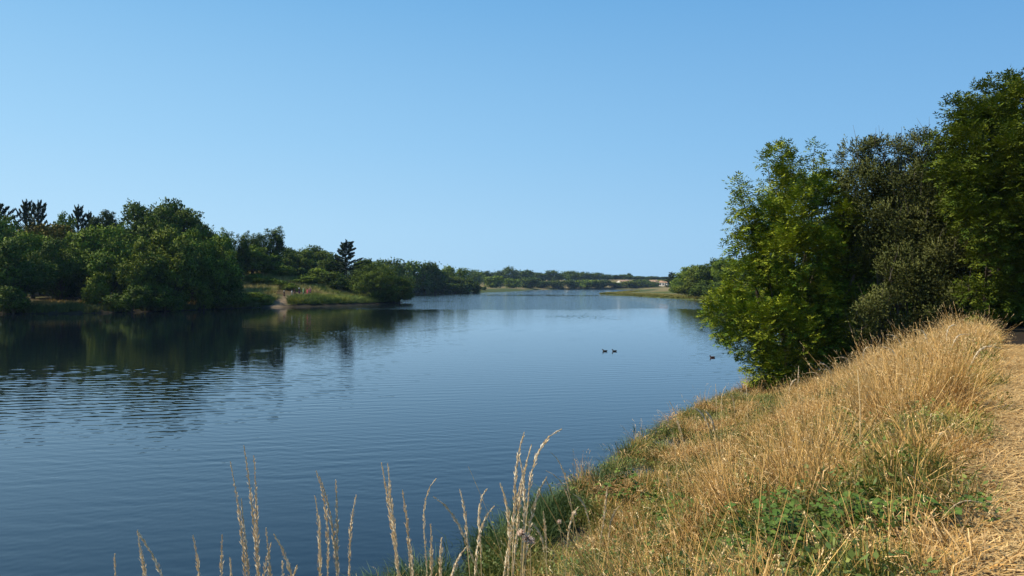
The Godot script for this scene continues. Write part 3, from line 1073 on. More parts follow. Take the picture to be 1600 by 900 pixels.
	for q in [[1572, 128, 20, 23.5], [1540, 140, 22, 23], [1505, 165, 22, 23], [1478, 195, 20, 22.5], [1530, 185, 38, 22.5], [1575, 175, 42, 23], [1615, 140, 36, 23.5], [1640, 190, 50, 23.5], [1500, 225, 34, 22], [1545, 240, 45, 21.8], [1595, 240, 48, 22], [1475, 265, 24, 22.5], [1510, 285, 40, 21.8], [1560, 300, 48, 21.5], [1610, 310, 50, 21.8], [1660, 280, 60, 22.5],
		[1495, 325, 24, 22], [1525, 345, 36, 21.5], [1575, 365, 42, 21.3], [1625, 380, 48, 21.5], [1545, 405, 28, 21.5], [1680, 370, 60, 22], [1560, 230, 70, 25.5], [1540, 320, 70, 25.5], [1640, 300, 80, 25.5], [1600, 420, 34, 22], [1524, 456, 18, 22.6], [1556, 466, 22, 22.6], [1590, 455, 30, 22.4], [1540, 492, 13, 22.4]]:
		q[3] += 4.0
		q[1] += 12.0 * (1.0 - sstep(150.0, 330.0, q[1]))
		blobs.append(blob(q, foot))
	b = Buf.new()
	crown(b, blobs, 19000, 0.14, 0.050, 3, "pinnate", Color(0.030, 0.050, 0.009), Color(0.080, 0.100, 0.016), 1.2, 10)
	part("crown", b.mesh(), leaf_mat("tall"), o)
	b = Buf.new()
	wood = Color(0.06, 0.05, 0.038)
	bole(b, at_point(1552, 190, 27.2) - foot, 0.115, 0.04, wood, 9)
	for e in blobs:
		var to: Vector3 = e[0]
		var y := maxf(1.4, to.y * 0.62)
		limb(b, Vector3(y * 0.04, y, 0), to, 0.05, 0.012, -0.03, 4, wood, 0.15)
	part("trunk", b.mesh(), bark, o)
	# the wood behind them, deep in shade
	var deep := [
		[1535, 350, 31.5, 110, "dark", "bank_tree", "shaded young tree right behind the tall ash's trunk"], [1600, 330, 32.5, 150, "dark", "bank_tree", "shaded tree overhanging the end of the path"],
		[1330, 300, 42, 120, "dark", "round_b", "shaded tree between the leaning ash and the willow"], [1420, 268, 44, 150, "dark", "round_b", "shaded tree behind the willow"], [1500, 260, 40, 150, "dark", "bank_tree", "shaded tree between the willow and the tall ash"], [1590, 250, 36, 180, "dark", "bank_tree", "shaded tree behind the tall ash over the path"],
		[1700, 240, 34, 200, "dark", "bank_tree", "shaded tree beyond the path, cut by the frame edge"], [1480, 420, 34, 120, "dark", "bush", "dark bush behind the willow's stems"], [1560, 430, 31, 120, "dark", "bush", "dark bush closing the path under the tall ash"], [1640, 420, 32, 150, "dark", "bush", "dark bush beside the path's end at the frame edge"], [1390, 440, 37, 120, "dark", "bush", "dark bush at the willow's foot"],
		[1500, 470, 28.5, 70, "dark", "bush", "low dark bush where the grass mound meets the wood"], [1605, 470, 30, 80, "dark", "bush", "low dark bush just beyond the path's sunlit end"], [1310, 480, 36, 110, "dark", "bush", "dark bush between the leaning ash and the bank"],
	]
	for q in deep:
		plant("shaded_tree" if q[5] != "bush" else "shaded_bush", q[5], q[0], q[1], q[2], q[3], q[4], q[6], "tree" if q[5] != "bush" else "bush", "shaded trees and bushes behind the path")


# ---------------------------------------------------------------- the bank at one's feet
func head_of_seed(b: Buf, from: Vector3, to: Vector3, wide: float, count: int, col: Color, pale: Color, bend := Vector3.ZERO) -> void:
	# spikelets set close along the end of a stem
	for k in count:
		var t := (k + rng.randf()) / count
		var p := from.lerp(to, t) + bend * (t * t)
		var ax := ((to - from) + bend * (2.0 * t)).normalized()
		var o := rdir()
		o = (o - ax * o.dot(ax)).normalized()
		var swell := sin(PI * clampf(0.12 + t * 0.86, 0, 1))
		var d := (ax + o * r(0.2, 0.55)).normalized()
		b.leaf(p + o * (wide * 0.16 * swell), d, o, wide * r(0.8, 1.3) * (0.5 + swell * 0.6), wide * 0.34, col.lerp(pale, rng.randf()), Vector3.ZERO)


func dry_tuft(seed_: int, stems: int, blades: int, h: float, thick: float, lying := 0.0) -> ArrayMesh:
	rng.seed = seed_
	var b := Buf.new()
	for k in stems:
		var a := r(0, TAU)
		var o := Vector3(cos(a), 0, sin(a))
		var foot := o * r(0.0, 0.13)
		var hh := h * r(0.6, 1.1)
		var lean := o.rotated(Vector3.UP, r(-1.2, 1.2)) * hh * (r(0.05, 0.32) + lying * r(0.0, 0.9))
		hh *= 1.0 - lying * 0.35
		var tip := foot + Vector3(0, hh, 0) + lean
		var knee := foot + Vector3(0, hh * 0.58, 0) + lean * 0.36
		var side := rdir().cross(Vector3.UP).normalized()
		var col := Color(0.62, 0.40, 0.14) * r(0.7, 1.2)
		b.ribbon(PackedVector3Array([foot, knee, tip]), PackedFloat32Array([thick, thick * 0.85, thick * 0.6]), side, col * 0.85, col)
		if rng.randf() < 0.72:
			var end := tip + (tip - knee).normalized() * h * r(0.10, 0.2) + lean * r(0.0, 0.22) + Vector3(0, -r(0.0, 0.05) * h, 0)
			head_of_seed(b, tip, end, thick * 3.0, 8, Color(0.62, 0.43, 0.19), Color(0.86, 0.68, 0.38), Vector3(0, -r(0, 0.04), 0))
	for k in blades:
		var a := r(0, TAU)
		var o := Vector3(cos(a), 0, sin(a))
		var foot := o * r(0.0, 0.16)
		var hh := h * r(0.25, 0.62)
		var lean := o.rotated(Vector3.UP, r(-1.3, 1.3)) * hh * r(0.3, 1.2)
		var side := o.cross(Vector3.UP).rotated(Vector3.UP, r(-0.8, 0.8))
		var col := Color(0.52, 0.315, 0.10) * r(0.4, 1.2)
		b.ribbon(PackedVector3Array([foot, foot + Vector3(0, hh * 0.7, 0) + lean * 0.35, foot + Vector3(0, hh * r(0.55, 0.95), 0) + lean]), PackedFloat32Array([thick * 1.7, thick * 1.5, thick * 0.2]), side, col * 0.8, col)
	# pale leaves that have curled over
	for k in (4 if blades > 0 else 0):
		var a := r(0, TAU)
		var o := Vector3(cos(a), 0, sin(a))
		var foot := o * r(0.0, 0.1) + Vector3(0, h * r(0.15, 0.5), 0)
		var l := h * r(0.2, 0.38)
		var side := o.cross(Vector3.UP).rotated(o, r(-0.5, 0.5))
		var col := Color(0.66, 0.46, 0.22) * r(0.75, 1.2)
		b.ribbon(PackedVector3Array([foot, foot + o * l * 0.35 + Vector3(0, l * 0.5, 0), foot + o * l * 0.8 + Vector3(0, l * r(0.3, 0.6), 0), foot + o * l * r(0.8, 1.1) + Vector3(0, -l * r(0.0, 0.3), 0)]), PackedFloat32Array([thick * 0.9, thick * 1.5, thick * 1.3, thick * 0.3]), side, col * 0.85, col)
	return b.mesh()


func green_tuft(seed_: int, blades: int, h: float, w: float) -> ArrayMesh:
	rng.seed = seed_
	var b := Buf.new()
	for k in blades:
		var a := r(0, TAU)
		var o := Vector3(cos(a), 0, sin(a))
		var foot := o * r(0.0, 0.15)
		var hh := h * r(0.4, 1.1)
		var lean := o.rotated(Vector3.UP, r(-1.3, 1.3)) * hh * r(0.2, 1.1)
		var side := o.cross(Vector3.UP).rotated(Vector3.UP, r(-0.8, 0.8))
		var col := Color(0.10, 0.145, 0.035).lerp(Color(0.21, 0.22, 0.06), rng.randf()) * r(0.75, 1.2)
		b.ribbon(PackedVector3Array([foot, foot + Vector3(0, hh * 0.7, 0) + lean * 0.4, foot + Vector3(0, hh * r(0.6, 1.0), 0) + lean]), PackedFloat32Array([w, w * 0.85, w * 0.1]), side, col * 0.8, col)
	return b.mesh()


func weed_tuft(seed_: int) -> ArrayMesh:  # low broad leaves: clover, bindweed, young bramble
	rng.seed = seed_
	var b := Buf.new()
	for k in 34:
		var p := Vector3(r(-0.2, 0.2), r(0.05, 0.3), r(-0.2, 0.2))
		var nn := (Vector3.UP + rdir() * 0.8).normalized()
		b.leaf(p, nn.cross(rdir()).normalized(), nn, r(0.03, 0.06), r(0.02, 0.035), Color(0.06, 0.115, 0.03).lerp(Color(0.12, 0.17, 0.045), rng.randf()), Vector3.ZERO, 0.15)
	return b.mesh()


# how green the bank is at a place, and how tall its grass stands
func greenness(x: float, d: float) -> float:
	var s := across(x, d)
	var g := 0.52 + patchy.get_noise_2d(x * 2.3, d * 2.3) * 2.1
	g += 0.4 * exp(-(Vector2(x - 2.0, d - 8.6).length_squared()) / 6.0)
	g += 0.26 * sstep(3.5, 6.5, s) - 0.20 * sstep(2.4, 0.6, s)
	g += 0.6 * exp(-(Vector2(x + 0.2, d - 5.2).length_squared()) / 4.5)
	return clampf(g, 0.0, 1.0)


# thin and low where brambles have taken over
const THIN := [[1.77, 4.7, 0.5], [2.5, 4.95, 0.5], [2.4, 5.5, 0.55], [2.44, 9.5, 0.6], [4.4, 7.2, 0.35]]


func grass_height(x: float, d: float) -> float:
	var s := across(x, d)
	var t := along(x, d)
	var near := 1.0 - sstep(4.5, 9.0, t)
	var h := lerpf(0.54, 0.36, sstep(1.5, 5.5, s)) * lerpf(1.0, 0.86, sstep(10.0, 20.0, t))
	h = lerpf(h, lerpf(0.46, 0.16, sstep(1.2, 3.2, s)), near)
	h *= lerpf(0.5, 1.0, sstep(0.0, 0.7, s))
	for q in THIN:
		h *= 1.0 - 0.5 * exp(-(Vector2(x - q[0], d - q[1]).length_squared()) / (q[2] * q[2]))
	# a tall mound where the bank meets the wood
	h += 0.16 * exp(-(Vector2(x - 9.9, d - 18.0).length_squared()) / 2.6)
	return h * clampf(1.0 + 1.5 * patchy.get_noise_2d(x * 4.2 + 50.0, d * 4.2), 0.4, 1.8)


func bank_grass() -> void:
	var kinds_dry := [dry_tuft(1, 9, 9, 0.64, 0.0046), dry_tuft(2, 11, 7, 0.70, 0.0042), dry_tuft(3, 7, 13, 0.58, 0.0048, 0.7), dry_tuft(4, 9, 11, 0.64, 0.0060), dry_tuft(5, 9, 12, 0.62, 0.0066, 0.6)]
	var kinds_green := [green_tuft(6, 26, 0.34, 0.006), green_tuft(7, 22, 0.30, 0.008), weed_tuft(8)]
	var places := []
	var tints := []
	for k in kinds_dry.size() + kinds_green.size():
		places.append([])
		tints.append(PackedColorArray())
	rng.seed = 55
	var tries := 30000
	while tries > 0:
		tries -= 1
		# thicker close by, where each stem can be told
		var t := 1.2 + 33.0 * pow(rng.randf(), 1.35)
		var s := r(-0.1, 8.5) * bank_width(t) / 8.0
		var x := -0.848 * s + 0.53 * t
		var d := 0.53 * s + 0.848 * t
		if d < 1.5 or absf(x / d) > 0.78 or d > 34.0 or (d < 2.6 and x > -0.2):
			continue
		if s < 0.14 + patchy.get_noise_2d(x * 4.0, d * 4.0) * 0.5 and rng.randf() < 0.93:
			continue
		if x < -0.4 and d < 4.6 and rng.randf() < 0.85:
			continue
		var g := greenness(x, d)
		var gh := grass_height(x, d)
		var at := Vector3(x, height(x, d) - 0.02, -d)
		if at.y < -0.12:
			continue
		# clumps and gaps, each clump leaning its own way
		var lump := rough.get_noise_2d(x * 38.0, d * 38.0)
		var sway := Vector3(rough.get_noise_2d(x * 22.0 + 90.0, d * 22.0), 0, rough.get_noise_2d(x * 22.0, d * 22.0 + 90.0))
		var thin := 0.0
		for q in THIN:
			thin += exp(-(Vector2(x - q[0], d - q[1]).length_squared()) / (q[2] * q[2]))
		if rng.randf() < 0.38 * thin:
			continue
		var up := (Vector3(r(-0.34, 0.34), 1, r(-0.34, 0.34)) + sway * 1.6).normalized()
		var turn := Basis(Quaternion(Vector3.UP, up)) * Basis(Vector3.UP, r(0, TAU))
		if rng.randf() < g * 0.92:
			var q := rng.randi() % 3
			if q == 2 and rng.randf() < 0.3:
				q = 0
			var hh := clampf(gh * r(1.1, 2.0) / 0.62, 0.45, 1.6)
			places[kinds_dry.size() + q].append(Transform3D(turn.scaled_local(Vector3(1.15, hh, 1.15)), at))
			tints[kinds_dry.size() + q].append(Color(0.95, 1.0, 0.9).lerp(Color(2.2, 1.6, 1.2), clampf(rng.randf() * 0.9 + patchy.get_noise_2d(x * 3.0, d * 3.0), 0, 1)) * r(0.75, 1.15))
		if rng.randf() > g * 0.97 and (lump > -0.16 or rng.randf() < 0.3):
			var q := rng.randi() % 3 if d < 13.0 else (3 + rng.randi() % 2)
			var hh := clampf(gh * (r(0.6, 1.25) + lump * 0.7) / 0.62, 0.2, 2.0)
			if rng.randf() < 0.08:
				hh = minf(hh * 1.5, maxf(hh, 1.5))
			places[q].append(Transform3D(turn.scaled_local(Vector3(1.1, hh, 1.1)), at))
			tints[q].append(Color(1.12, 1.08, 1.02).lerp(Color(0.80, 0.70, 0.60), clampf(rng.randf() - lump * 0.8, 0, 1)) * r(0.8, 1.15))
	var straw := soft("dry_grass", Color(1, 1, 1), 0.65, Color(0.3, 0.22, 0.08), 0.3)
	var fresh := soft("green_grass", Color(1, 1, 1), 0.6, Color(0.45, 0.5, 0.12), 0.4)
	for k in kinds_dry.size():
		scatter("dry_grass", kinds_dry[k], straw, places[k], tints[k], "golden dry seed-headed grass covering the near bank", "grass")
	for k in 3:
		var q := kinds_dry.size() + k
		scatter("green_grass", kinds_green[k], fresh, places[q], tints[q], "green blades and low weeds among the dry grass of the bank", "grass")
	# taller pale stems over the rest
	var stem_places := []
	var stem_tints := PackedColorArray()
	var sparse := dry_tuft(12, 4, 0, 0.95, 0.0056, 0.25)
	while stem_places.size() < 520:
		var t := 6.5 + 23.0 * pow(rng.randf(), 1.1)
		var s := r(0.2, 4.6)
		var x := -0.848 * s + 0.53 * t
		var d := 0.53 * s + 0.848 * t
		if absf(x / d) > 0.75 or x < 0.2 and d < 6.0 or patchy.get_noise_2d(x * 3.0, d * 3.0 + 70.0) < -0.05:
			continue
		stem_places.append(Transform3D(Basis(Quaternion(Vector3.UP, Vector3(r(-0.3, 0.3), 1, r(-0.3, 0.3)).normalized())) * Basis(Vector3.UP, r(0, TAU)).scaled(Vector3(1.3, clampf(grass_height(x, d) * r(1.2, 1.9), 0.3, lerpf(0.62, 0.4, sstep(2.5, 4.0, s))), 1.3)), Vector3(x, height(x, d) - 0.02, -d)))
		stem_tints.append(Color(1.15, 1.15, 1.2) * r(0.85, 1.2))
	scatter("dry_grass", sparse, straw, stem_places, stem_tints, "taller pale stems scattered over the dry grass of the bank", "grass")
	# rushes standing in the shallows
	var pl := []
	var ti := PackedColorArray()
	var rush := green_tuft(9, 12, 0.34, 0.007)
	for k in 1700:
		var t := r(5.0, 20.0) if k % 3 == 0 else r(6.5, 12.5)
		var s := (7.9 + absf(rng.randfn(0.0, 1.0)) - 0.4) * bank_width(t) / 8.0
		if patchy.get_noise_2d(t * 2.2, s * 1.4) < -0.12:
			continue
		var x := -0.848 * s + 0.53 * t
		var d := 0.53 * s + 0.848 * t
		pl.append(Transform3D(Basis(Vector3.UP, r(0, TAU)).scaled(Vector3(1.5, r(0.8, 2.1), 1.5)), Vector3(x, minf(height(x, d), 0.0) - 0.02, -d)))
		ti.append(Color(0.55, 0.8, 0.9) * r(0.7, 1.1))
	scatter("water_rushes", rush, fresh, pl, ti, "thin dark rushes in the shallows along the near waterline", "rushes")


func path_straw() -> void:
	# cut straw lying on the path
	rng.seed = 66
	var b := Buf.new()
	for k in 46:
		var p := Vector3(r(-0.3, 0.3), r(0.003, 0.03), r(-0.3, 0.3))
		var a := rng.randfn(0.0, 0.9)
		var d := Vector3(cos(a), r(-0.06, 0.12), sin(a))
		var l := r(0.08, 0.34)
		var bend := Vector3(-sin(a), 0.3, cos(a)) * l * r(-0.3, 0.3)
		var col := Color(0.70, 0.45, 0.16).lerp(Color(0.88, 0.64, 0.29), rng.randf()) * r(0.55, 1.1)
		b.ribbon(PackedVector3Array([p, p + d * l * 0.5 + bend, p + d * l]), PackedFloat32Array([0.008, 0.008, 0.005]), Vector3(-sin(a), 0, cos(a)), col, col)
	var mesh := b.mesh()
	var pl := []
	var ti := PackedColorArray()
	while pl.size() < 4200:
		var t := 1.6 + 22.0 * pow(rng.randf(), 1.4)
		var s := r(-3.2, 0.5)
		var x := -0.848 * s + 0.53 * t
		var d := 0.53 * s + 0.848 * t
		if d < 2.0 or x / d > 0.8 or s > 0.15 + patchy.get_noise_2d(x * 4.0, d * 4.0) * 0.5:
			continue
		pl.append(Transform3D(Basis(Vector3.UP, r(0, TAU)).scaled(Vector3(1, r(0.6, 1.8), 1)), Vector3(x, height(x, d) + 0.002, -d)))
		ti.append(Color(1, 0.98, 0.95).lerp(Color(0.66, 0.58, 0.5), clampf(rng.randf() * 0.6 + patchy.get_noise_2d(x * 6.0, d * 6.0), 0, 1)) * r(0.85, 1.1))
	scatter("straw_litter", mesh, soft("dry_grass", Color(1, 1, 1), 0.65, Color(0.3, 0.22, 0.08), 0.3), pl, ti, "cut straw lying over the mown path", "straw")


func bramble_leaf(seed_: int) -> ArrayMesh:
	rng.seed = seed_
	var b := Buf.new()
	var col := Color(0.055, 0.115, 0.028).lerp(Color(0.13, 0.18, 0.04), rng.randf())
	for q in [[0.0, 1.0], [1.35, 0.8], [-1.35, 0.8]]:
		var d := Vector3(sin(q[0]), r(-0.25, 0.1), cos(q[0])).normalized()
		var side := d.cross(Vector3.UP).normalized()
		var up := side.cross(d)
		var l: float = 0.046 * q[1]
		var o := d * 0.014
		# two halves folded along the midrib, with a toothed outline
		for sg in [-1.0, 1.0]:
			var pr := o
			for k in 4:
				var t := (k + 1) / 4.0
				var wd: float = [0.44, 0.50, 0.30, 0.0][k] * l
				var e: Vector3 = o + d * (l * t) + side * (sg * wd) + up * (wd * 0.35)
				var last: Vector3 = o + d * (l * (t - 0.25)) + side * (sg * ([0.0, 0.44, 0.50, 0.30][k] * l)) + up * ([0.0, 0.44, 0.50, 0.30][k] * l * 0.35)
				var nn: Vector3 = (up - side * (sg * 0.35)).normalized()
				b.tri(pr, last, e, nn, col)
				b.tri(pr, e, o + d * (l * t), nn, col * 1.06)
				pr = o + d * (l * t)
	b.tube(PackedVector3Array([Vector3(0, 0, -0.035), Vector3(0, 0.004, -0.01), Vector3(0, 0, 0.016)]), PackedFloat32Array([0.0014, 0.0012, 0.001]), 4, Color(0.12, 0.08, 0.04))
	return b.mesh()


func brambles() -> void:
	var leaf := []
	for k in 5:
		leaf.append(bramble_leaf(500 + k))
	var green := soft("bramble_leaves", Color(1.15, 1.1, 0.9), 0.58, Color(0.4, 0.5, 0.12), 0.25)
	var cane_mat := soft("bramble_cane", Color(1, 1, 1), 0.7, Color(0, 0, 0), 0.3)
	# [px, distance, spread across, height, leaves, label]
	for q in [[1250.0, 4.7, 0.44, 0.30, 150, "bramble with green leaves of three at the bottom edge of the grass"], [1400.0, 4.95, 0.44, 0.28, 150, "bramble spreading its leaves towards the straw path"], [1325.0, 5.5, 0.48, 0.30, 130, "upper bramble of the group beside the straw path"],
			[1110.0, 9.5, 0.6, 0.40, 110, "dark bramble patch halfway down the grassy bank"], [1020.0, 13.5, 0.8, 0.5, 120, "bramble reaching out over the water at the bank's edge"]]:
		rng.seed = int(q[0])
		var foot := at_ground(q[0], q[1])
		var o := base("bramble", foot, q[5], "bramble", "brambles in the grass of the near bank")
		var spots := []
		for k in 13:
			var a := r(0, TAU)
			var l: float = q[2] * r(0.5, 1.5)
			var from := Vector3(r(-0.15, 0.15), 0, r(-0.15, 0.15))
			var to := from + Vector3(cos(a) * l, q[3] * r(0.3, 0.9), sin(a) * l * 0.8)
			if q[0] == 1020.0 and k < 4:
				to = Vector3(-r(0.6, 1.5), r(0.35, 0.75), r(-0.3, 0.3))
			var top := from.lerp(to, 0.5) + Vector3(0, q[3] * 0.7, 0)
			var pts := PackedVector3Array()
			var rad := PackedFloat32Array()
			for j in 8:
				var t := j / 7.0
				var p := from.lerp(top, t).lerp(top.lerp(to, t), t)
				pts.append(p); rad.append(lerpf(0.0045, 0.002, t))
				if j > 1:
					spots.append([p, (to - from).normalized()])
			var b := Buf.new()
			b.tube(pts, rad, 5, Color(0.16, 0.07, 0.045), Color(0.13, 0.12, 0.04))
			part("cane", b.mesh(), cane_mat, o)
		for k in q[4]:
			var s: Array = spots[rng.randi() % spots.size()]
			var p: Vector3 = s[0] + Vector3(r(-0.09, 0.09), r(-0.04, 0.09), r(-0.09, 0.09))
			var m := part("leaf", leaf[rng.randi() % 5], green, o)
			var big := r(0.75, 1.5) * (1.5 if q[1] > 9.0 else 1.0)
			m.transform = Transform3D((Basis(Vector3.UP, r(0, TAU)) * Basis(Vector3.RIGHT, r(-0.6, 0.9)) * Basis(Vector3.BACK, r(-0.5, 0.5))).scaled(Vector3.ONE * big), p)


# one clump of stalks; each stalk is [px of the foot, px and y of the tip, share of its length that is seed head, hook]
func clump(called: String, d: float, stalks_: Array, label: String, thick := 0.0052, wide := 0.021) -> void:
	var px0: float = stalks_[0][0]
	var foot := at_ground(px0, d)
	var o := base(called, foot, label, "grass clump" if stalks_.size() > 1 else "grass stalk", "tall seed stalks standing up from the near bank")
	var mat := soft("dry_grass", Color(1, 1, 1), 0.65, Color(0.3, 0.22, 0.08), 0.3)
	for q in stalks_:
		q[4] = clampf(q[4] * 1.7, -0.17, 0.17)
		rng.seed = int(q[1] * 13.0 + q[2])
		var f := at_ground(px0 + (q[0] - px0) * 0.8 + r(-14, 14), d) - foot + Vector3(0, -0.05, 0)
		var tip := at_point(q[1], q[2], d + r(-0.15, 0.15)) - foot + Vector3(0, absf(q[4]) * 0.5, 0)
		var hook: float = q[4]  # metres that the end droops to the side
		var mid := f.lerp(tip, 0.55) + Vector3(-(tip.x - f.x) * 0.22, 0.10, r(-0.05, 0.05))
		var pts := PackedVector3Array()
		var rad := PackedFloat32Array()
		for k in 15:
			var t := k / 14.0
			var p := f.lerp(mid, t).lerp(mid.lerp(tip, t), t)
			p += Vector3(sin(t * 9.0 + q[1]) * 0.004, 0, 0)
			if hook != 0.0 and t > 0.72:
				var u := (t - 0.72) / 0.28
				p += Vector3(hook * u * u, -absf(hook) * 0.75 * u * u * u, 0)
			pts.append(p)
			rad.append(lerpf(thick * 0.6, thick * 0.34, t))
		var b := Buf.new()
		var col := Color(0.66, 0.48, 0.24) * r(0.85, 1.2)
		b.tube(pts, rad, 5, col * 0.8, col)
		var stem := part("stem", b.mesh(), mat, o)
		if q[3] > 0.0:
			b = Buf.new()
			var first := int((1.0 - q[3]) * 14.0)
			for k in range(first, 14):
				var t := float(k - first) / maxf(1.0, 13.0 - first)
				head_of_seed(b, pts[k], pts[k + 1], wide * (0.45 + 0.75 * sin(PI * (0.15 + t * 0.8))), 30, Color(0.56, 0.42, 0.24), Color(0.90, 0.78, 0.56))
			part("seed_head", b.mesh(), mat, stem)


func stalks() -> void:
	clump("grass_clump", 3.4, [[205, 179, 866, 0.3, 0.0], [238, 221, 828, 0.35, -0.01], [262, 229, 846, 0.3, -0.02]], "sparse three-stalked grass clump nearest the bottom corner over the water")
	clump("grass_stalk", 2.2, [[330, 246, 826, 0.6, -0.03]], "thick drooping brown seed head bowed over, closest to the camera", 0.0046, 0.018)
	clump("grass_clump", 3.5, [[335, 306, 836, 0.4, -0.01], [352, 345, 836, 0.4, 0.0], [385, 360, 872, 0.3, 0.0]], "short clump of three stalks beside the bowed brown seed head")
	clump("grass_clump", 3.7, [[416, 385, 696, 0.45, -0.005], [412, 366, 720, 0.5, -0.01], [420, 395, 712, 0.45, 0.0], [408, 372, 778, 0.35, 0.01], [428, 415, 826, 0.3, 0.0], [398, 412, 846, 0.3, 0.02]], "tallest clump of straight pale stalks against the open water")
	clump("grass_stalk", 3.3, [[498, 440, 832, 0.5, -0.02]], "bent bristly stalk arching away from the tallest straight clump", 0.0048, 0.02)
	clump("grass_stalk", 3.4, [[470, 436, 876, 0.4, 0.01], [486, 444, 880, 0.3, 0.03]], "low pair of stalks below the bent bristly one")
	clump("grass_clump", 4.0, [[508, 510, 732, 0.4, -0.03], [540, 526, 750, 0.4, -0.005], [556, 545, 772, 0.35, 0.02], [500, 496, 774, 0.3, -0.01], [506, 500, 816, 0.3, 0.0], [578, 508, 742, 0.5, -0.02]], "clump of six stalks with hooked tips beside the slim twin stalks")
	clump("grass_clump", 4.1, [[636, 595, 723, 0.45, 0.0], [640, 602, 724, 0.45, 0.005], [650, 629, 766, 0.35, 0.0], [646, 612, 760, 0.3, -0.01]], "leaning clump topped by slim twin seed heads")
	clump("grass_stalk", 4.2, [[672, 657, 742, 0.45, 0.05]], "single brown stalk with its tip hooked over, past the twin seed heads", 0.005, 0.015)
	clump("grass_clump", 4.3, [[664, 673, 820, 0.4, 0.0], [690, 720, 852, 0.4, 0.02], [700, 686, 840, 0.3, 0.01], [650, 640, 838, 0.3, -0.01]], "low clump of pale stalks under the hooked brown stalk")
	clump("grass_clump", 4.5, [[790, 690, 773, 0.4, -0.03], [738, 722, 764, 0.3, -0.01], [735, 744, 760, 0.4, 0.04], [720, 758, 788, 0.5, 0.03]], "crossing clump with a long stalk slanting towards the water")
	clump("grass_stalk", 5.0, [[812, 732, 729, 0.2, 0.0]], "thin bare straight stem slanting behind the crossing clump", 0.003, 0.006)
	clump("grass_clump", 3.6, [[788, 806, 672, 0.42, 0.025], [772, 826, 694, 0.5, 0.01], [796, 836, 660, 0.3, 0.075], [806, 824, 712, 0.4, -0.02], [748, 818, 724, 0.5, 0.01], [770, 800, 752, 0.4, -0.03], [818, 836, 742, 0.3, 0.03]], "tallest tangled bunch of stalks with one tip hooked over above the green grass", 0.006, 0.02)
	clump("grass_stalk", 8.5, [[910, 872, 704, 0.4, -0.05], [925, 868, 732, 0.3, -0.06]], "fine arching stalk leaning out over the water before the bramble")
	clump("grass_clump", 5.6, [[860, 850, 800, 0.3, 0.0], [872, 836, 812, 0.35, -0.03], [880, 892, 790, 0.3, 0.03]], "loose clump rising from the green grass by the pinkish thistle heads")
	clump("grass_clump", 6.5, [[944, 950, 760, 0.5, 0.0], [952, 960, 790, 0.4, 0.02], [936, 905, 770, 0.3, -0.03]], "upright straw clump on the green bank below the bramble by the water")
	clump("grass_clump", 13.0, [[1068, 1049, 626, 0.3, -0.02], [1075, 1056, 650, 0.3, 0.0], [1060, 1046, 655, 0.2, -0.1]], "slender pale stalks at the bank's edge next to the brown plume heads", 0.010, 0.022)
	clump("plume_grass", 13.5, [[1122, 1090, 634, 0.35, -0.06], [1130, 1108, 640, 0.3, -0.05]], "pair of thick brown plume heads bent over the water", 0.012, 0.05)
	clump("grass_clump", 16.0, [[1130, 1118, 600, 0.3, 0.0], [1142, 1128, 602, 0.3, 0.05], [1170, 1146, 612, 0.3, -0.05]], "faint thin stalks against the water near the leaning ash", 0.008, 0.025)
	clump("grass_clump", 19.0, [[1180, 1166, 588, 0.3, -0.02], [1262, 1248, 572, 0.3, 0.0], [1222, 1240, 590, 0.3, 0.1]], "fine stalks rising just before the foot of the leaning ash", 0.010, 0.03)
	clump("pale_stalk", 8.2, [[1356, 1341, 578, 0.1, 0.0]], "single tall whitish dead stem standing in the golden grass", 0.013, 0.016)
	clump("grass_stalk", 4.6, [[1535, 1412, 738, 0.25, 0.0]], "long pale stalk fallen aslant over the brambles", 0.0055, 0.008)
	clump("grass_stalk", 4.9, [[1440, 1525, 790, 0.3, 0.08]], "pale stalk lying almost flat towards the straw path", 0.005, 0.009)
	clump("grass_stalk", 11.5, [[1510, 1545, 540, 0.5, 0.22]], "big leaning seed stalk that overhangs the straw path", 0.010, 0.032)
	clump("grass_clump", 15.0, [[1490, 1502, 520, 0.4, 0.15], [1475, 1482, 505, 0.4, 0.1], [1450, 1440, 512, 0.4, -0.1], [1420, 1398, 520, 0.3, -0.15], [1400, 1384, 540, 0.3, -0.2]], "tall stalks on top of the grass mound before the dark wood", 0.010, 0.03)
	clump("grass_clump", 17.0, [[1340, 1318, 556, 0.3, -0.2], [1310, 1290, 566, 0.3, -0.15], [1362, 1348, 540, 0.3, 0.1], [1285, 1272, 580, 0.3, -0.2]], "arching stalks along the grass crest below the willow", 0.010, 0.03)
	# downy heads among the green
	var down := soft("thistle_down", Color(1, 1, 1), 0.9, Color(0.4, 0.35, 0.28), 0.2)
	for q in [[822.0, 3.3, [[815, 834], [829, 846], [822, 842]], "withered thistle with two fluffy cream heads beside the tangled bunch of stalks"], [890.0, 6.0, [[897, 803], [874, 816]], "withered thistle with small pinkish tufts in the green grass"]]:
		rng.seed = int(q[0])
		var foot := at_ground(q[0], q[1])
		var o := base("thistle", foot, q[3], "thistle", "withered thistles in the green grass")
		for h in q[2]:
			var p := at_point(h[0], h[1], q[1]) - foot
			var b := Buf.new()
			limb(b, Vector3(0, -0.03, 0), p, 0.003, 0.002, 0.05, 5, Color(0.38, 0.28, 0.14), 0.02)
			var stem := part("stem", b.mesh(), down, o)
			b = Buf.new()
			for k in 170:
				var u := rdir()
				if u.y < -0.6:
					continue
				b.leaf(p, u, rdir(), r(0.016, 0.026), 0.004, Color(0.70, 0.54, 0.40).lerp(Color(0.8, 0.62, 0.52), rng.randf()), u)
			part("flower_head", b.mesh(), down, stem)


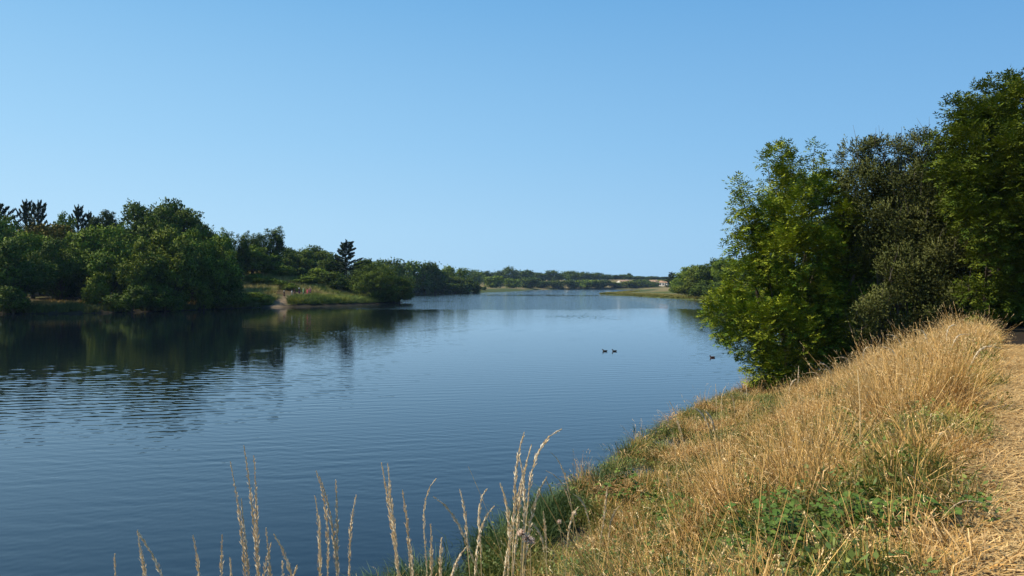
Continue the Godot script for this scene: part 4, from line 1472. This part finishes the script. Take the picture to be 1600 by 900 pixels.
# ---------------------------------------------------------------- bodies: tapered capsules joined smoothly, meshed as surface nets
func body(bones: Array, cell: float, blend: float) -> ArrayMesh:
	var lo := Vector3.ONE * 1e9
	var hi := Vector3.ONE * -1e9
	for q in bones:
		for p in [q[0], q[1]]:
			var m: float = maxf(q[2], q[3]) + cell * 2.0 + blend
			lo = lo.min(p - Vector3.ONE * m); hi = hi.max(p + Vector3.ONE * m)
	var n := Vector3i(((hi - lo) / cell).ceil()) + Vector3i.ONE
	var f := PackedFloat32Array()
	f.resize(n.x * n.y * n.z)
	for z in n.z:
		for y in n.y:
			for x in n.x:
				f[(z * n.y + y) * n.x + x] = field(lo + Vector3(x, y, z) * cell, bones, blend)
	var b := Buf.new()
	var at := PackedInt32Array()
	at.resize(f.size()); at.fill(-1)
	var st := [1, n.x, n.x * n.y]
	for z in n.z - 1:
		for y in n.y - 1:
			for x in n.x - 1:
				var k := (z * n.y + y) * n.x + x
				var sum := Vector3.ZERO
				var cnt := 0
				for e in [[0, 0], [0, 1], [0, 2], [1, 0], [1, 2], [2, 0], [2, 1], [3, 2], [4, 0], [4, 1], [5, 1], [6, 0]]:
					var c0: int = e[0]
					var a := Vector3(c0 & 1, (c0 >> 1) & 1, c0 >> 2)
					var ka := k + (c0 & 1) + ((c0 >> 1) & 1) * n.x + (c0 >> 2) * n.x * n.y
					var kb: int = ka + st[e[1]]
					if (f[ka] < 0.0) != (f[kb] < 0.0):
						a[e[1]] += f[ka] / (f[ka] - f[kb])
						sum += a
						cnt += 1
				if cnt:
					var p := lo + (Vector3(x, y, z) + sum / cnt) * cell
					at[k] = b.v.size()
					var h := cell * 0.5
					var g := Vector3(field(p + Vector3(h, 0, 0), bones, blend) - field(p - Vector3(h, 0, 0), bones, blend), field(p + Vector3(0, h, 0), bones, blend) - field(p - Vector3(0, h, 0), bones, blend), field(p + Vector3(0, 0, h), bones, blend) - field(p - Vector3(0, 0, h), bones, blend)).normalized()
					b.v.append(p); b.n.append(g); b.c.append(paint(p, bones))
	for z in range(1, n.z - 1):
		for y in range(1, n.y - 1):
			for x in range(1, n.x - 1):
				var k := (z * n.y + y) * n.x + x
				for ax in 3:
					if (f[k] < 0.0) == (f[k + st[ax]] < 0.0):
						continue
					var s1: int = st[(ax + 1) % 3]
					var s2: int = st[(ax + 2) % 3]
					var q := [at[k], at[k - s1], at[k - s1 - s2], at[k - s2]]
					if q.min() < 0:
						continue
					if f[k] < 0.0:
						b.i.append_array(PackedInt32Array([q[0], q[2], q[1], q[0], q[3], q[2]]))
					else:
						b.i.append_array(PackedInt32Array([q[0], q[1], q[2], q[0], q[2], q[3]]))
	return b.mesh()


func capsule(p: Vector3, q: Array) -> float:
	var a: Vector3 = q[0]
	var ab: Vector3 = q[1] - a
	var t := clampf((p - a).dot(ab) / maxf(ab.length_squared(), 1e-9), 0.0, 1.0)
	return p.distance_to(a + ab * t) - lerpf(q[2], q[3], t)


func field(p: Vector3, bones: Array, blend: float) -> float:
	var d := 1e9
	for q in bones:
		var e := capsule(p, q)
		var h := maxf(blend - absf(d - e), 0.0) / blend
		d = minf(d, e) - h * h * blend * 0.25
	return d


func paint(p: Vector3, bones: Array) -> Color:
	var best := 1e9
	var c := Color(1, 1, 1)
	for q in bones:
		var e := capsule(p, q)
		if e < best:
			best = e
			c = q[4]
	return c


func ducks() -> void:
	var brown := Color(0.045, 0.032, 0.022)
	var dark := Color(0.022, 0.02, 0.018)
	var mesh := body([[Vector3(-0.10, 0.045, 0), Vector3(0.12, 0.055, 0), 0.085, 0.075, brown], [Vector3(0.12, 0.06, 0), Vector3(0.25, 0.10, 0), 0.06, 0.018, dark], [Vector3(-0.13, 0.06, 0), Vector3(-0.17, 0.17, 0), 0.05, 0.034, dark], [Vector3(-0.175, 0.195, 0), Vector3(-0.205, 0.195, 0), 0.043, 0.036, dark]], 0.014, 0.04)
	var wing := body([[Vector3(-0.06, 0.085, 0.062), Vector3(0.15, 0.095, 0.04), 0.036, 0.012, Color(0.06, 0.045, 0.03)]], 0.012, 0.02)
	var b := Buf.new()
	b.tube(PackedVector3Array([Vector3(-0.235, 0.188, 0), Vector3(-0.26, 0.182, 0), Vector3(-0.295, 0.180, 0), Vector3(-0.30, 0.180, 0)]), PackedFloat32Array([0.016, 0.014, 0.015, 0.003]), 8, Color(0.20, 0.16, 0.05))
	var bill := b.mesh()
	var eye := SphereMesh.new()
	eye.radius = 0.006; eye.height = 0.012; eye.radial_segments = 8; eye.rings = 4
	var feather := soft("duck_feathers", Color(1, 1, 1), 0.6, Color(0, 0, 0), 0.4)
	for q in [[945.0, 549.0, 1.05, 0.0, "dark duck swimming ahead of another"], [960.0, 549.0, 1.0, 0.1, "dark duck swimming close behind the first, trailing a faint wake"], [1113.0, 559.0, 1.0, -0.08, "reddish-brown duck swimming alone near the leaning ash"]]:
		var d: float = EYE * LENS / (q[1] - HORIZON)
		var at := at_point(q[0], q[1], d)
		at.y = -0.012
		var o := base("duck", at, q[4], "duck", "ducks on the lake")
		o.scale = Vector3.ONE * q[2] * 0.62
		o.rotation.y = q[3]
		var tint := soft("duck_feathers_red", Color(1.7, 0.95, 0.8), 0.6, Color(0, 0, 0), 0.4) if q[0] > 1000.0 else feather
		var bd := part("body", mesh, tint, o)
		part("bill", bill, soft("duck_bill", Color(1, 1, 1), 0.5, Color(0, 0, 0), 0.5), o)
		part("wing", wing, tint, o)
		part("wing", wing, tint, o).scale.z = -1.0
		for sg in [-1.0, 1.0]:
			part("eye", eye, soft("duck_eye", Color(0.01, 0.01, 0.01), 0.2, Color(0, 0, 0), 0.5), bd).position = Vector3(-0.205, 0.205, sg * 0.036)


func walkers() -> void:
	# [px, distance, height m, facing (degrees), skin, shirt, shorts, hat or hair, stride, label]
	var skin := Color(0.42, 0.25, 0.17)
	var list := [
		[444.0, 146.0, 1.42, 80.0, Color(0.03, 0.03, 0.035), Color(0.10, 0.03, 0.03), Color(0.55, 0.53, 0.5), 0.10, "child in dark clothes and a pale cap, at the end of the line of walkers"],
		[456.0, 147.0, 1.50, 95.0, Color(0.55, 0.52, 0.5), Color(0.30, 0.28, 0.26), Color(0.03, 0.02, 0.02), 0.16, "child in a white top and pale shorts, second from the end of the walkers"],
		[460.5, 148.5, 1.45, 70.0, Color(0.10, 0.02, 0.025), Color(0.03, 0.02, 0.025), Color(0.03, 0.02, 0.02), 0.12, "child in a dark red top walking beside the white-topped child"],
		[467.5, 149.0, 1.55, 100.0, Color(0.02, 0.02, 0.03), Color(0.10, 0.02, 0.09), Color(0.70, 0.68, 0.66), 0.18, "child in black with a white cap and a purple skirt, mid line of the walkers"],
		[474.0, 149.5, 1.5, 85.0, Color(0.38, 0.62, 0.22), Color(0.30, 0.42, 0.20), Color(0.45, 0.50, 0.30), 0.14, "child in a yellow-green shirt with a pale green cap among the walkers"],
		[480.5, 150.0, 1.52, 90.0, Color(0.9, 0.13, 0.20), Color(0.85, 0.13, 0.20), Color(0.06, 0.02, 0.02), 0.16, "child dressed all in bright coral pink, near the head of the walkers"],
		[484.5, 151.5, 1.5, 75.0, Color(0.45, 0.08, 0.20), Color(0.10, 0.04, 0.08), Color(0.50, 0.16, 0.22), 0.12, "child in a magenta top just behind the coral pink one"],
	]
	for q in list:
		var at := at_ground(q[0], q[1])
		var o := base("person", at, q[8], "person", "walkers on the path across the water")
		o.rotation.y = deg_to_rad(q[3])
		o.scale = Vector3.ONE * q[2] / 1.5
		var st: float = q[7]
		var legs := []
		var bones := []
		for sg in [-1.0, 1.0]:
			var hip := Vector3(sg * 0.075, 0.77, 0)
			var knee := Vector3(sg * 0.078, 0.42, sg * st * 0.6 + 0.05)
			var ankle := Vector3(sg * 0.075, 0.075 + (0.04 if sg < 0 else 0.0), sg * st * 1.1 - 0.02)
			bones += [[hip, knee, 0.075, 0.052, skin], [knee, ankle, 0.05, 0.032, skin], [ankle + Vector3(0, -0.035, -0.03), ankle + Vector3(0, -0.04, 0.11), 0.035, 0.028, Color(0.1, 0.09, 0.09)]]
			legs.append([hip, hip.lerp(knee, 0.8), 0.095, 0.082, q[5]])
			var sh := Vector3(sg * 0.165, 1.16, 0)
			var el := Vector3(sg * 0.205, 0.93, -sg * st * 0.5)
			var ha := Vector3(sg * 0.20, 0.74, -sg * st * 0.7 + 0.08)
			bones += [[sh, el, 0.045, 0.035, skin], [el, ha, 0.035, 0.024, skin], [ha, ha + Vector3(0, -0.09, 0.02), 0.03, 0.02, skin]]
		bones += [[Vector3(0, 0.80, 0), Vector3(0, 1.13, 0), 0.10, 0.11, skin], [Vector3(-0.10, 1.15, 0), Vector3(0.10, 1.15, 0), 0.06, 0.06, skin], [Vector3(0, 1.15, 0), Vector3(0, 1.28, 0.01), 0.048, 0.045, skin], [Vector3(0, 1.36, 0.02), Vector3(0, 1.41, 0.0), 0.082, 0.09, skin], [Vector3(0, 1.36, 0.09), Vector3(0, 1.35, 0.115), 0.02, 0.014, skin]]
		var mat := soft("people", Color(1, 1, 1), 0.75, Color(0, 0, 0), 0.3)
		part("body", body(bones, 0.036, 0.04), mat, o)
		var shirt := [[Vector3(0, 0.80, 0), Vector3(0, 1.13, 0), 0.13, 0.13, q[4]], [Vector3(-0.11, 1.14, 0), Vector3(0.11, 1.14, 0), 0.078, 0.078, q[4]]]
		for sg in [-1.0, 1.0]:
			shirt.append([Vector3(sg * 0.165, 1.16, 0), Vector3(sg * 0.195, 0.99, -sg * st * 0.38), 0.062, 0.056, q[4]])
		part("shirt", body(shirt, 0.036, 0.04), mat, o)
		legs.append([Vector3(-0.05, 0.8, 0), Vector3(0.05, 0.8, 0), 0.115, 0.115, q[5]])
		part("shorts", body(legs, 0.036, 0.03), mat, o)
		part("cap" if q[6].r > 0.2 else "hair", body([[Vector3(0, 1.40, -0.03), Vector3(0, 1.43, 0.01), 0.10, 0.097, q[6]]], 0.036, 0.03), mat, o)
